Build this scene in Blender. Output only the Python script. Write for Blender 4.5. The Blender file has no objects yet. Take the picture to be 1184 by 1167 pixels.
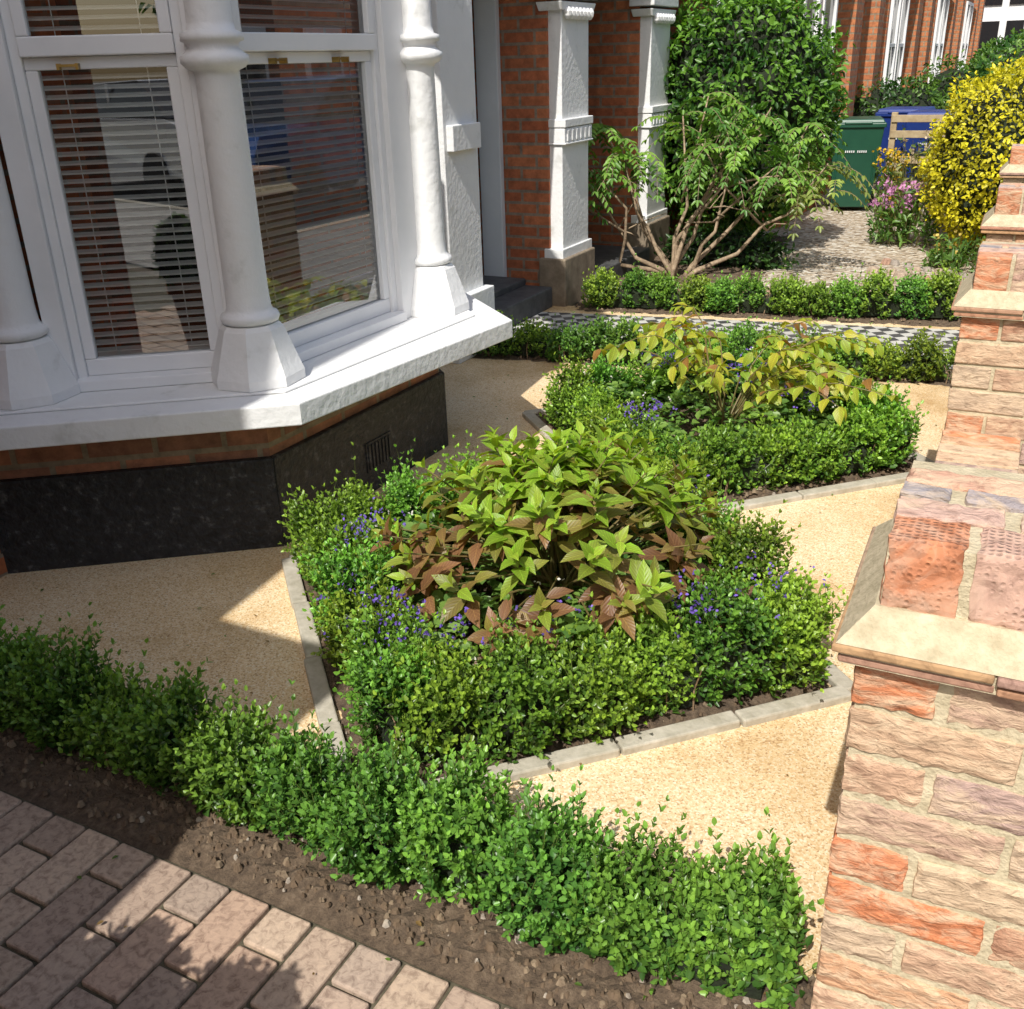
import bpy, bmesh, math, random
import numpy as np
from mathutils import Vector, Matrix, noise
rng = np.random.default_rng(7); random.seed(7)
scene = bpy.context.scene
COL = scene.collection

# ------------------------------------------------------------------ materials
def new_mat(name):
    m = bpy.data.materials.new(name); m.use_nodes = True
    nt = m.node_tree; b = nt.nodes['Principled BSDF']
    return m, nt, b
def N(nt, t, **kw):
    n = nt.nodes.new(t)
    for k, v in kw.items():
        if k in ('operation', 'blend_type', 'data_type', 'feature', 'attribute_name', 'wave_type', 'distance', 'layer_name', 'uv_map'):
            setattr(n, k, v)
        else:
            n.inputs[k].default_value = v
    return n
def ramp(nt, stops):
    r = nt.nodes.new('ShaderNodeValToRGB'); e = r.color_ramp.elements
    while len(e) < len(stops): e.new(0.5)
    for i, (p, c) in enumerate(stops):
        e[i].position = p; e[i].color = (*c, 1) if len(c) == 3 else c
    return r
def coords(nt, kind='Object'):
    t = nt.nodes.new('ShaderNodeTexCoord'); return t.outputs[kind]
def bump(nt, b, height, strength=.3, dist=.005):
    bn = N(nt, 'ShaderNodeBump', Strength=strength, Distance=dist)
    nt.links.new(height, bn.inputs['Height']); nt.links.new(bn.outputs[0], b.inputs['Normal'])
def noise_mat(name, stops, scale=5, rough=.6, bs=.3, bd=.003, bscale=None, detail=4, metallic=0, spec=.5):
    m, nt, b = new_mat(name); c = coords(nt)
    n = N(nt, 'ShaderNodeTexNoise', Scale=scale, Detail=detail, Roughness=.6); nt.links.new(c, n.inputs['Vector'])
    r = ramp(nt, stops); nt.links.new(n.outputs['Fac'], r.inputs[0]); nt.links.new(r.outputs[0], b.inputs['Base Color'])
    b.inputs['Roughness'].default_value = rough; b.inputs['Metallic'].default_value = metallic
    b.inputs['Specular IOR Level'].default_value = spec
    if bs > 0:
        n2 = N(nt, 'ShaderNodeTexNoise', Scale=bscale or scale * 3, Detail=3); nt.links.new(c, n2.inputs['Vector'])
        bump(nt, b, n2.outputs['Fac'], bs, bd)
    return m
def brick_mat(name, c1, c2, mortar, bw=.225, rh=.075, ms=.01, rough=.85, dark=None):
    m, nt, b = new_mat(name); uv = coords(nt, 'UV')
    br = N(nt, 'ShaderNodeTexBrick', Scale=1.0, Bias=0.0)
    br.inputs['Color1'].default_value = (*c1, 1); br.inputs['Color2'].default_value = (*c2, 1); br.inputs['Mortar'].default_value = (*mortar, 1)
    br.inputs['Mortar Size'].default_value = ms; br.inputs['Mortar Smooth'].default_value = .1
    br.inputs['Brick Width'].default_value = bw; br.inputs['Row Height'].default_value = rh
    nt.links.new(uv, br.inputs['Vector'])
    n = N(nt, 'ShaderNodeTexNoise', Scale=14.0, Detail=5, Roughness=.7); nt.links.new(uv, n.inputs['Vector'])
    r = ramp(nt, [(.3, (.5, .5, .5)), (.75, (1.25, 1.2, 1.15))]); nt.links.new(n.outputs['Fac'], r.inputs[0])
    mx = N(nt, 'ShaderNodeMix', data_type='RGBA', blend_type='MULTIPLY'); mx.inputs[0].default_value = 1
    nt.links.new(br.outputs['Color'], mx.inputs[6]); nt.links.new(r.outputs[0], mx.inputs[7])
    nt.links.new(mx.outputs[2], b.inputs['Base Color']); b.inputs['Roughness'].default_value = rough
    inv = N(nt, 'ShaderNodeMath', operation='SUBTRACT'); inv.inputs[0].default_value = 1; nt.links.new(br.outputs['Fac'], inv.inputs[1])
    ad = N(nt, 'ShaderNodeMath', operation='ADD'); nt.links.new(inv.outputs[0], ad.inputs[0])
    ml = N(nt, 'ShaderNodeMath', operation='MULTIPLY'); ml.inputs[1].default_value = .4; nt.links.new(n.outputs['Fac'], ml.inputs[0]); nt.links.new(ml.outputs[0], ad.inputs[1])
    bump(nt, b, ad.outputs[0], .6, .006)
    return m
def leaf_mat(name, rough=.38, trans=.35, tmul=(1.3, 1.35, .5), veins=False, spec=.5):
    m, nt, b = new_mat(name)
    a = N(nt, 'ShaderNodeAttribute', attribute_name='Col')
    src = a.outputs['Color']
    if veins:
        uv = coords(nt, 'UV'); sp = nt.nodes.new('ShaderNodeSeparateXYZ'); nt.links.new(uv, sp.inputs[0])
        s = N(nt, 'ShaderNodeMath', operation='SUBTRACT'); nt.links.new(sp.outputs[1], s.inputs[0]); s.inputs[1].default_value = .5
        ab = N(nt, 'ShaderNodeMath', operation='ABSOLUTE'); nt.links.new(s.outputs[0], ab.inputs[0])
        ml = N(nt, 'ShaderNodeMath', operation='MULTIPLY'); ml.inputs[1].default_value = .8; nt.links.new(ab.outputs[0], ml.inputs[0])
        sb = N(nt, 'ShaderNodeMath', operation='SUBTRACT'); nt.links.new(sp.outputs[0], sb.inputs[0]); nt.links.new(ml.outputs[0], sb.inputs[1])
        sn = N(nt, 'ShaderNodeMath', operation='MULTIPLY'); sn.inputs[1].default_value = 44; nt.links.new(sb.outputs[0], sn.inputs[0])
        si = N(nt, 'ShaderNodeMath', operation='SINE'); nt.links.new(sn.outputs[0], si.inputs[0])
        r1 = ramp(nt, [(.0, (.94, .94, .94)), (.75, (1, 1, 1)), (1.0, (1.2, 1.22, 1.1))]); nt.links.new(si.outputs[0], r1.inputs[0])
        r2 = ramp(nt, [(.0, (1.4, 1.5, 1.25)), (.035, (.95, .95, .95)), (.28, (1, 1, 1)), (.5, (1.1, 1.5, 1))]); nt.links.new(ab.outputs[0], r2.inputs[0])
        m1 = N(nt, 'ShaderNodeMix', data_type='RGBA', blend_type='MULTIPLY'); m1.inputs[0].default_value = 1
        nt.links.new(src, m1.inputs[6]); nt.links.new(r1.outputs[0], m1.inputs[7])
        m2 = N(nt, 'ShaderNodeMix', data_type='RGBA', blend_type='MULTIPLY'); m2.inputs[0].default_value = 1
        nt.links.new(m1.outputs[2], m2.inputs[6]); nt.links.new(r2.outputs[0], m2.inputs[7]); src = m2.outputs[2]
        bump(nt, b, si.outputs[0], .2, .0014)
    nt.links.new(src, b.inputs['Base Color']); b.inputs['Roughness'].default_value = rough
    b.inputs['Specular IOR Level'].default_value = spec
    t = nt.nodes.new('ShaderNodeBsdfTranslucent')
    mm = N(nt, 'ShaderNodeMix', data_type='RGBA', blend_type='MULTIPLY'); mm.inputs[0].default_value = 1
    nt.links.new(src, mm.inputs[6]); mm.inputs[7].default_value = (*tmul, 1); nt.links.new(mm.outputs[2], t.inputs[0])
    ms = nt.nodes.new('ShaderNodeMixShader'); ms.inputs[0].default_value = trans
    nt.links.new(b.outputs[0], ms.inputs[1]); nt.links.new(t.outputs[0], ms.inputs[2])
    nt.links.new(ms.outputs[0], nt.nodes['Material Output'].inputs[0])
    return m
def attr_mat(name, rough=.85, streak=None, bs=.5, bd=.004, nscale=30, stretch=(1, 1, 1), amt=.5, dimple=False):
    m, nt, b = new_mat(name); c = coords(nt)
    a = N(nt, 'ShaderNodeAttribute', attribute_name='Col')
    mp = nt.nodes.new('ShaderNodeMapping'); mp.inputs['Scale'].default_value = stretch; nt.links.new(c, mp.inputs[0])
    n = N(nt, 'ShaderNodeTexNoise', Scale=nscale, Detail=5, Roughness=.65, Distortion=.6); nt.links.new(mp.outputs[0], n.inputs['Vector'])
    r = ramp(nt, [(.35, (.60, .57, .56)), (.52, (.96, .96, .96)), (.8, (1.22, 1.2, 1.15))]); nt.links.new(n.outputs['Fac'], r.inputs[0])
    mx = N(nt, 'ShaderNodeMix', data_type='RGBA', blend_type='MULTIPLY'); mx.inputs[0].default_value = 1
    nt.links.new(a.outputs['Color'], mx.inputs[6]); nt.links.new(r.outputs[0], mx.inputs[7]); out = mx.outputs[2]
    if streak:
        n3 = N(nt, 'ShaderNodeTexNoise', Scale=nscale * .35, Detail=5, Roughness=.7, Distortion=1.5); nt.links.new(mp.outputs[0], n3.inputs['Vector'])
        r3 = ramp(nt, [(.44, (0, 0, 0)), (.62, (amt, amt, amt))]); nt.links.new(n3.outputs['Fac'], r3.inputs[0])
        m3 = N(nt, 'ShaderNodeMix', data_type='RGBA'); nt.links.new(r3.outputs[0], m3.inputs[0]); nt.links.new(out, m3.inputs[6]); m3.inputs[7].default_value = (*streak, 1); out = m3.outputs[2]
    h = n.outputs['Fac']
    if dimple:
        v = N(nt, 'ShaderNodeTexVoronoi', Scale=105.0, Randomness=.2); nt.links.new(c, v.inputs['Vector'])
        rr = ramp(nt, [(.10, (0, 0, 0)), (.45, (1, 1, 1))]); nt.links.new(v.outputs['Distance'], rr.inputs[0])
        m4 = N(nt, 'ShaderNodeMix', data_type='RGBA', blend_type='MULTIPLY'); m4.inputs[0].default_value = .28
        nt.links.new(out, m4.inputs[6]); nt.links.new(rr.outputs[0], m4.inputs[7]); out = m4.outputs[2]
        ml = N(nt, 'ShaderNodeMath', operation='MULTIPLY'); ml.inputs[1].default_value = .8; nt.links.new(rr.outputs[0], ml.inputs[0])
        ad = N(nt, 'ShaderNodeMath', operation='ADD'); nt.links.new(ml.outputs[0], ad.inputs[0]); nt.links.new(n.outputs['Fac'], ad.inputs[1]); h = ad.outputs[0]
    nt.links.new(out, b.inputs['Base Color']); b.inputs['Roughness'].default_value = rough
    b.inputs['Specular IOR Level'].default_value = .25
    bump(nt, b, h, bs, bd)
    return m

M = {}
M['white'] = noise_mat('white_paint', [(.25, (.72, .73, .73)), (.5, (.81, .81, .81)), (1, (.83, .83, .82))], 3, .5, .25, .002, 60)
M['white2'] = noise_mat('white_masonry_paint', [(.25, (.58, .58, .55)), (.40, (.77, .77, .76)), (1, (.83, .83, .82))], 7, .6, .7, .005, 35)
M['grey_door'] = noise_mat('grey_paint', [(.3, (.6, .62, .63)), (1, (.7, .72, .73))], 4, .5, .1)
M['dark_door'] = noise_mat('dark_grey_paint', [(.3, (.10, .10, .11)), (1, (.14, .14, .15))], 4, .4, .1)
M['black'] = noise_mat('black_bitumen_paint', [(.3, (.010, .010, .012)), (.58, (.028, .028, .032)), (.72, (.12, .12, .12))], 30, .5, 1, .010, 50, detail=6)
M['houseb'] = brick_mat('red_brick', (.42, .12, .05), (.55, .19, .08), (.3, .23, .17))
M['houseb2'] = brick_mat('orange_brick', (.58, .22, .09), (.48, .16, .07), (.36, .27, .18))
M['bayb'] = brick_mat('bay_brick', (.60, .26, .16), (.34, .17, .12), (.38, .31, .23))
M['stone'] = noise_mat('stone_edging', [(.3, (.34, .31, .24)), (.7, (.50, .46, .38))], 25, .85, .6, .004)
M['plinthstone'] = noise_mat('brown_stone', [(.3, (.16, .12, .08)), (.7, (.3, .24, .17))], 12, .85, .5, .004)
M['darkstone'] = noise_mat('dark_step_stone', [(.3, (.04, .042, .045)), (.7, (.10, .10, .10))], 12, .6, .5, .004)
M['brick'] = attr_mat('handmade_brick', .88, streak=(.66, .50, .34), nscale=28, stretch=(1, 1, 2.4), bs=1.0, bd=.009, amt=.72)
M['brickd'] = attr_mat('dimpled_brick', .88, streak=(.60, .44, .33), nscale=28, bs=.8, bd=.004, amt=.5, dimple=True)
M['tile'] = attr_mat('clay_tile', .85, nscale=40)
M['mortar'] = noise_mat('mortar', [(.3, (.40, .34, .22)), (.7, (.60, .52, .36))], 40, .95, .7, .005, 160)
M['block'] = attr_mat('paving_block', .9, nscale=60, bs=.6, bd=.003)
M['joint'] = noise_mat('joint_sand', [(.3, (.04, .036, .02)), (.7, (.13, .11, .07))], 50, .95, .6)
M['bark'] = noise_mat('bark', [(.3, (.14, .09, .05)), (.7, (.36, .25, .15))], 40, .8, .6, .004)
M['palebark'] = noise_mat('pale_bark', [(.3, (.16, .11, .065)), (.7, (.44, .33, .22))], 30, .8, .6, .004)
M['stem'] = noise_mat('green_stem', [(.3, (.10, .12, .03)), (.7, (.2, .13, .05))], 20, .6, .2)
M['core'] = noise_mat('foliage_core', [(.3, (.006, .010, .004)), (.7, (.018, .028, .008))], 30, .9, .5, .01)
M['box'] = leaf_mat('box_leaf', .36, .3, (1.5, 1.5, .35))
M['leaf'] = leaf_mat('shrub_leaf', .4, .35)
M['yleaf'] = leaf_mat('golden_leaf', .45, .4, (1.2, 1.2, .4))
M['hleaf'] = leaf_mat('hydrangea_leaf', .42, .4, (1.5, 1.35, .4), veins=True)
M['petal'] = leaf_mat('petal', .6, .3, (1, 1, 1))
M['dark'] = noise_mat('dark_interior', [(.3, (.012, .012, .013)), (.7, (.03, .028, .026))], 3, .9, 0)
M['slat'] = noise_mat('blind_slat', [(.3, (.84, .83, .78)), (.7, (.88, .87, .82))], 3, .45, 0)
M['asphalt'] = noise_mat('asphalt', [(.3, (.045, .045, .047)), (.7, (.08, .08, .08))], 60, .9, .5)
M['pave'] = brick_mat('pavement_slab', (.30, .29, .27), (.26, .25, .235), (.14, .13, .12), .6, .6, .008)
M['greenbin'] = noise_mat('green_plastic', [(.3, (.008, .06, .034)), (.7, (.012, .075, .042))], 6, .4, .1)
M['bluebin'] = noise_mat('blue_plastic', [(.3, (.01, .03, .16)), (.7, (.015, .04, .2))], 6, .4, .1)
M['rubber'] = noise_mat('rubber', [(.3, (.015, .015, .015)), (.7, (.03, .03, .03))], 10, .8, .1)
M['label'] = noise_mat('white_label', [(.3, (.6, .6, .6)), (.7, (.7, .7, .7))], 10, .6, 0)
M['wood'] = noise_mat('weathered_wood', [(.3, (.30, .22, .12)), (.7, (.45, .36, .22))], 12, .8, .4)
M['terracotta'] = noise_mat('terracotta', [(.3, (.42, .16, .06)), (.7, (.55, .24, .1))], 14, .8, .3)
M['yellowpot'] = noise_mat('yellow_glaze', [(.3, (.7, .42, .02)), (.7, (.75, .5, .04))], 6, .4, 0)
M['slate'] = brick_mat('slate_roof', (.06, .065, .075), (.09, .09, .1), (.03, .03, .03), .25, .2, .008)
M['tree'] = leaf_mat('tree_leaf', .5, .3)
M['brass'] = noise_mat('brass', [(.3, (.5, .33, .1)), (.7, (.6, .42, .15))], 8, .3, 0, metallic=1)

m, nt, b = new_mat('window_glass')
tr = nt.nodes.new('ShaderNodeBsdfTransparent'); tr.inputs[0].default_value = (.95, .97, .96, 1)
gl = nt.nodes.new('ShaderNodeBsdfGlossy'); gl.inputs['Roughness'].default_value = .0
fr = N(nt, 'ShaderNodeFresnel', IOR=1.5)
ad = N(nt, 'ShaderNodeMath', operation='ADD'); ad.inputs[1].default_value = .20; nt.links.new(fr.outputs[0], ad.inputs[0])
ms = nt.nodes.new('ShaderNodeMixShader'); nt.links.new(ad.outputs[0], ms.inputs[0]); nt.links.new(tr.outputs[0], ms.inputs[1]); nt.links.new(gl.outputs[0], ms.inputs[2])
nt.links.new(ms.outputs[0], nt.nodes['Material Output'].inputs[0]); M['glass'] = m
m, nt, b = new_mat('dark_window'); b.inputs['Base Color'].default_value = (.02, .02, .022, 1); b.inputs['Roughness'].default_value = .05; M['dglass'] = m
def paint(name, c, metallic=.3):
    m, nt, b = new_mat(name); b.inputs['Base Color'].default_value = (*c, 1); b.inputs['Roughness'].default_value = .25; b.inputs['Metallic'].default_value = metallic; b.inputs['Coat Weight'].default_value = .6
    return m
# resin bound gravel
m, nt, b = new_mat('resin_gravel'); c = coords(nt)
v = N(nt, 'ShaderNodeTexVoronoi', Scale=230.0); nt.links.new(c, v.inputs['Vector'])
sx = nt.nodes.new('ShaderNodeSeparateColor'); nt.links.new(v.outputs['Color'], sx.inputs[0])
r = ramp(nt, [(0, (.46, .29, .15)), (.2, (.67, .49, .28)), (.6, (.77, .60, .38)), (.85, (.80, .67, .47)), (1, (.82, .75, .60))]); nt.links.new(sx.outputs[0], r.inputs[0])
n = N(nt, 'ShaderNodeTexNoise', Scale=1.6, Detail=7, Roughness=.65); nt.links.new(c, n.inputs['Vector'])
r2 = ramp(nt, [(.34, (.70, .60, .45)), (.48, (.96, .92, .84)), (.62, (1.06, 1.06, 1.06))]); nt.links.new(n.outputs['Fac'], r2.inputs[0])
mx = N(nt, 'ShaderNodeMix', data_type='RGBA', blend_type='MULTIPLY'); mx.inputs[0].default_value = 1
nt.links.new(r.outputs[0], mx.inputs[6]); nt.links.new(r2.outputs[0], mx.inputs[7]); nt.links.new(mx.outputs[2], b.inputs['Base Color'])
b.inputs['Roughness'].default_value = .75; bump(nt, b, v.outputs['Distance'], .3, .002); M['resin'] = m
m, nt, b = new_mat('soil'); c = coords(nt)
n = N(nt, 'ShaderNodeTexNoise', Scale=45.0, Detail=6, Roughness=.75); nt.links.new(c, n.inputs['Vector'])
r = ramp(nt, [(.3, (.06, .040, .026)), (.55, (.15, .105, .068)), (.75, (.25, .185, .125)), (.9, (.36, .29, .21))]); nt.links.new(n.outputs['Fac'], r.inputs[0]); nt.links.new(r.outputs[0], b.inputs['Base Color'])
b.inputs['Roughness'].default_value = .95; bump(nt, b, n.outputs['Fac'], 1, .015); M['soil'] = m
m, nt, b = new_mat('gravel'); c = coords(nt)
v = N(nt, 'ShaderNodeTexVoronoi', Scale=30.0); nt.links.new(c, v.inputs['Vector'])
sx = nt.nodes.new('ShaderNodeSeparateColor'); nt.links.new(v.outputs['Color'], sx.inputs[0])
r = ramp(nt, [(0, (.20, .15, .10)), (.3, (.38, .30, .21)), (.7, (.52, .44, .34)), (1, (.66, .62, .54))]); nt.links.new(sx.outputs[0], r.inputs[0]); nt.links.new(r.outputs[0], b.inputs['Base Color'])
b.inputs['Roughness'].default_value = .8; bump(nt, b, v.outputs['Distance'], 1, .02); M['gravel'] = m
m, nt, b = new_mat('checker_tile'); uv = coords(nt, 'UV')
mp = nt.nodes.new('ShaderNodeMapping'); mp.inputs['Rotation'].default_value = (0, 0, math.radians(45 + 9.5)); nt.links.new(uv, mp.inputs[0])
ck = N(nt, 'ShaderNodeTexChecker', Scale=14.0); ck.inputs['Color1'].default_value = (.58, .57, .52, 1); ck.inputs['Color2'].default_value = (.04, .04, .045, 1); nt.links.new(mp.outputs[0], ck.inputs[0])
n = N(nt, 'ShaderNodeTexNoise', Scale=6.0, Detail=5); nt.links.new(uv, n.inputs['Vector'])
mx = N(nt, 'ShaderNodeMix', data_type='RGBA'); nt.links.new(ck.outputs[0], mx.inputs[6]); mx.inputs[7].default_value = (.22, .20, .17, 1)
rr = ramp(nt, [(.35, (.05, .05, .05)), (.7, (.4, .4, .4))]); nt.links.new(n.outputs['Fac'], rr.inputs[0]); nt.links.new(rr.outputs[0], mx.inputs[0])
nt.links.new(mx.outputs[2], b.inputs['Base Color']); b.inputs['Roughness'].default_value = .6; M['checker'] = m

# ------------------------------------------------------------------ mesh builders
class MB:
    def __init__(s): s.v = []; s.f = []; s.m = []; s.c = []; s.col = (1, 1, 1)
    def add(s, vs, fs, mi=0, col=None):
        o = len(s.v); s.v += [tuple(p) for p in vs]; s.f += [tuple(i + o for i in f) for f in fs]; s.m += [mi] * len(fs)
        s.c += [col or s.col] * len(vs)
    def box(s, c, d, mi=0, rot=0, col=None, taper=1):
        cx, cy, cz = c; hx, hy, hz = d[0] / 2, d[1] / 2, d[2] / 2; vs = []
        for z in (-1, 1):
            k = 1 if z < 0 else taper
            for x, y in ((-1, -1), (1, -1), (1, 1), (-1, 1)):
                px, py = x * hx * k, y * hy * k
                vs.append((cx + px * math.cos(rot) - py * math.sin(rot), cy + px * math.sin(rot) + py * math.cos(rot), cz + z * hz))
        s.add(vs, [(0, 3, 2, 1), (4, 5, 6, 7), (0, 1, 5, 4), (1, 2, 6, 5), (2, 3, 7, 6), (3, 0, 4, 7)], mi, col)
    def prism(s, poly, z0, z1, mi=0, top=None, col=None):
        n = len(poly); top = top or poly
        vs = [(p[0], p[1], z0) for p in poly] + [(p[0], p[1], z1) for p in top]
        fs = [tuple(range(n - 1, -1, -1)), tuple(range(n, 2 * n))] + [(i, (i + 1) % n, n + (i + 1) % n, n + i) for i in range(n)]
        s.add(vs, fs, mi, col)
    def wbox(s, A, B, t0, t1, z0, z1, d0, d1, mi=0, col=None):
        A = Vector(A); B = Vector(B); u = (B - A).normalized(); n = Vector((u.y, -u.x))
        p = [A + u * t0 + n * d0, A + u * t0 + n * d1, A + u * t1 + n * d1, A + u * t1 + n * d0]
        s.prism(p, z0, z1, mi, col=col)
    def wquad(s, A, B, t0, t1, z0, z1, d, mi=0):
        A = Vector(A); B = Vector(B); u = (B - A).normalized(); n = Vector((u.y, -u.x)); a = A + u * t0 + n * d; c = A + u * t1 + n * d
        s.add([(a.x, a.y, z0), (c.x, c.y, z0), (c.x, c.y, z1), (a.x, a.y, z1)], [(0, 1, 2, 3)], mi)
    def lathe(s, c, prof, seg=24, mi=0, phase=0, col=None):
        vs = []; fs = []; n = len(prof)
        for r, z in prof:
            for k in range(seg):
                a = 2 * math.pi * k / seg + phase; vs.append((c[0] + r * math.cos(a), c[1] + r * math.sin(a), c[2] + z))
        for i in range(n - 1):
            for k in range(seg):
                fs.append((i * seg + k, i * seg + (k + 1) % seg, (i + 1) * seg + (k + 1) % seg, (i + 1) * seg + k))
        fs.append(tuple(range(seg - 1, -1, -1))); fs.append(tuple((n - 1) * seg + k for k in range(seg)))
        s.add(vs, fs, mi, col)
    def tube(s, pts, rad, seg=6, mi=0, col=None):
        pts = [Vector(p) for p in pts]; vs = []; fs = []
        for i, p in enumerate(pts):
            d = (pts[min(i + 1, len(pts) - 1)] - pts[max(i - 1, 0)]).normalized()
            a = d.cross(Vector((.31, .77, .2))).normalized(); b = d.cross(a); r = rad[i] if hasattr(rad, '__len__') else rad
            for k in range(seg):
                t = 2 * math.pi * k / seg; vs.append(p + a * r * math.cos(t) + b * r * math.sin(t))
        for i in range(len(pts) - 1):
            for k in range(seg): fs.append((i * seg + k, i * seg + (k + 1) % seg, (i + 1) * seg + (k + 1) % seg, (i + 1) * seg + k))
        fs.append(tuple(range(seg))); fs.append(tuple((len(pts) - 1) * seg + k for k in range(seg)))
        s.add(vs, fs, mi, col)
    def obj(s, name, mats, parent=None, bevel=0, smooth=False, seg=2, recalc=True):
        me = bpy.data.meshes.new(name); me.from_pydata(s.v, [], s.f)
        if not isinstance(mats, (list, tuple)): mats = [mats]
        for m in mats: me.materials.append(m)
        me.polygons.foreach_set('material_index', s.m)
        if recalc:
            bm = bmesh.new(); bm.from_mesh(me); bmesh.ops.recalc_face_normals(bm, faces=bm.faces); bm.to_mesh(me); bm.free()
        ca = me.color_attributes.new('Col', 'FLOAT_COLOR', 'POINT')
        ca.data.foreach_set('color', np.array([(*c, 1) for c in s.c], dtype=np.float32).ravel())
        uvl = me.uv_layers.new(name='UVMap'); uv = np.zeros((len(me.loops), 2), np.float32)
        for p in me.polygons:
            n = p.normal
            for li in p.loop_indices:
                co = me.vertices[me.loops[li].vertex_index].co
                if abs(n.z) > .7: uv[li] = (co.x, co.y)
                else:
                    t = Vector((-n.y, n.x, 0)).normalized(); uv[li] = (t.dot(co), co.z)
        uvl.data.foreach_set('uv', uv.ravel())
        if smooth:
            for p in me.polygons: p.use_smooth = True
        o = bpy.data.objects.new(name, me); COL.objects.link(o)
        if parent: o.parent = parent
        if bevel:
            md = o.modifiers.new('bevel', 'BEVEL'); md.width = bevel; md.segments = seg; md.limit_method = 'ANGLE'; md.angle_limit = math.radians(50)
        return o
def empty(name, loc=(0, 0, 0), rotz=0):
    e = bpy.data.objects.new(name, None); COL.objects.link(e); e.location = loc; e.rotation_euler = (0, 0, rotz); return e
def nrm(a): return a / (np.linalg.norm(a, axis=1, keepdims=True) + 1e-9)

SMALL = (np.array([(0, 0, 0), (.35, .5, 1), (.74, .36, .7), (1, 0, -.3), (.74, -.36, .7), (.35, -.5, 1)], float), [(0, 3, 2, 1), (0, 5, 4, 3)])
BIG = (np.array([(0, 0, 0), (.3, 0, .25), (.65, 0, .2), (1, 0, -.9), (.12, .28, .5), (.38, .5, 1), (.7, .33, .5), (.12, -.28, .5), (.38, -.5, 1), (.7, -.33, .5)], float),
       [(0, 1, 5, 4), (0, 7, 8, 1), (1, 2, 6, 5), (1, 8, 9, 2), (2, 3, 6), (2, 9, 3)])
def leaf_mesh(name, P, D, Nn, L, W, C, mat, parent=None, tpl=SMALL, fold=.12, smooth=False):
    T, F = tpl; n = len(P); k = len(T)
    D = nrm(D); S = nrm(np.cross(D, Nn)); Nn = np.cross(S, D)
    L = np.broadcast_to(L, (n,)).astype(float); W = np.broadcast_to(W, (n,)).astype(float)
    V = (P[:, None, :] + T[None, :, 0:1] * D[:, None, :] * L[:, None, None] + T[None, :, 1:2] * S[:, None, :] * W[:, None, None]
         + T[None, :, 2:3] * Nn[:, None, :] * (L * fold)[:, None, None]).reshape(-1, 3)
    loops = np.concatenate([np.array(f) for f in F]); lens = np.array([len(f) for f in F])
    LV = (loops[None, :] + (np.arange(n) * k)[:, None]).ravel().astype(np.int32)
    starts = np.concatenate([[0], np.cumsum(lens)[:-1]])
    LS = (starts[None, :] + (np.arange(n) * lens.sum())[:, None]).ravel().astype(np.int32)
    me = bpy.data.meshes.new(name); me.vertices.add(len(V)); me.loops.add(len(LV)); me.polygons.add(len(LS))
    me.vertices.foreach_set('co', V.ravel().astype(np.float32)); me.loops.foreach_set('vertex_index', LV); me.polygons.foreach_set('loop_start', LS)
    me.update(calc_edges=True); me.validate()
    ca = me.color_attributes.new('Col', 'FLOAT_COLOR', 'POINT')
    CC = np.ones((n, k, 4), np.float32); CC[:, :, :3] = np.clip(C, 0, 1)[:, None, :]
    ca.data.foreach_set('color', CC.ravel())
    uvl = me.uv_layers.new(name='UVMap'); uv = np.stack([T[loops, 0], T[loops, 1] + .5], 1)
    uvl.data.foreach_set('uv', np.tile(uv, (n, 1)).astype(np.float32).ravel())
    if smooth: me.polygons.foreach_set('use_smooth', [True] * len(me.polygons))
    me.materials.append(mat); o = bpy.data.objects.new(name, me); COL.objects.link(o)
    if parent: o.parent = parent
    return o
def sprigs(B, D, L, pairs, leaf, c0, c1, rng):
    n = len(B); D = nrm(D); R = nrm(np.cross(D, nrm(rng.normal(size=(n, 3))))); Q = np.cross(D, R)
    bend = rng.normal(0, .2, (n, 3)); bend[:, 2] += .15
    out = [[], [], [], [], [], []]
    for k in range(pairs):
        f = (k + 1) / pairs
        pos = B + D * (L * f)[:, None] + bend * (L * f)[:, None]
        for sgn in (-1, 1):
            ang = (k % 2) * math.pi / 2 + rng.normal(0, .35, n)
            lat = (R * np.cos(ang)[:, None] + Q * np.sin(ang)[:, None]) * sgn
            al = np.radians(70 - 42 * f + rng.normal(0, 12, n))
            d = D * np.cos(al)[:, None] + lat * np.sin(al)[:, None]
            nn = D * np.sin(al)[:, None] - lat * np.cos(al)[:, None]
            out[0].append(pos); out[1].append(d); out[2].append(nn + rng.normal(0, .15, (n, 3)))
            sz = leaf * (1.05 - .36 * f) * rng.uniform(.75, 1.2, n); out[3].append(sz); out[4].append(sz * .58)
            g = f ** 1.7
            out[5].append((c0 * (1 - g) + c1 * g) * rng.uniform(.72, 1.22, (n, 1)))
    return [np.concatenate(o) for o in out], D + bend, R

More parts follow.
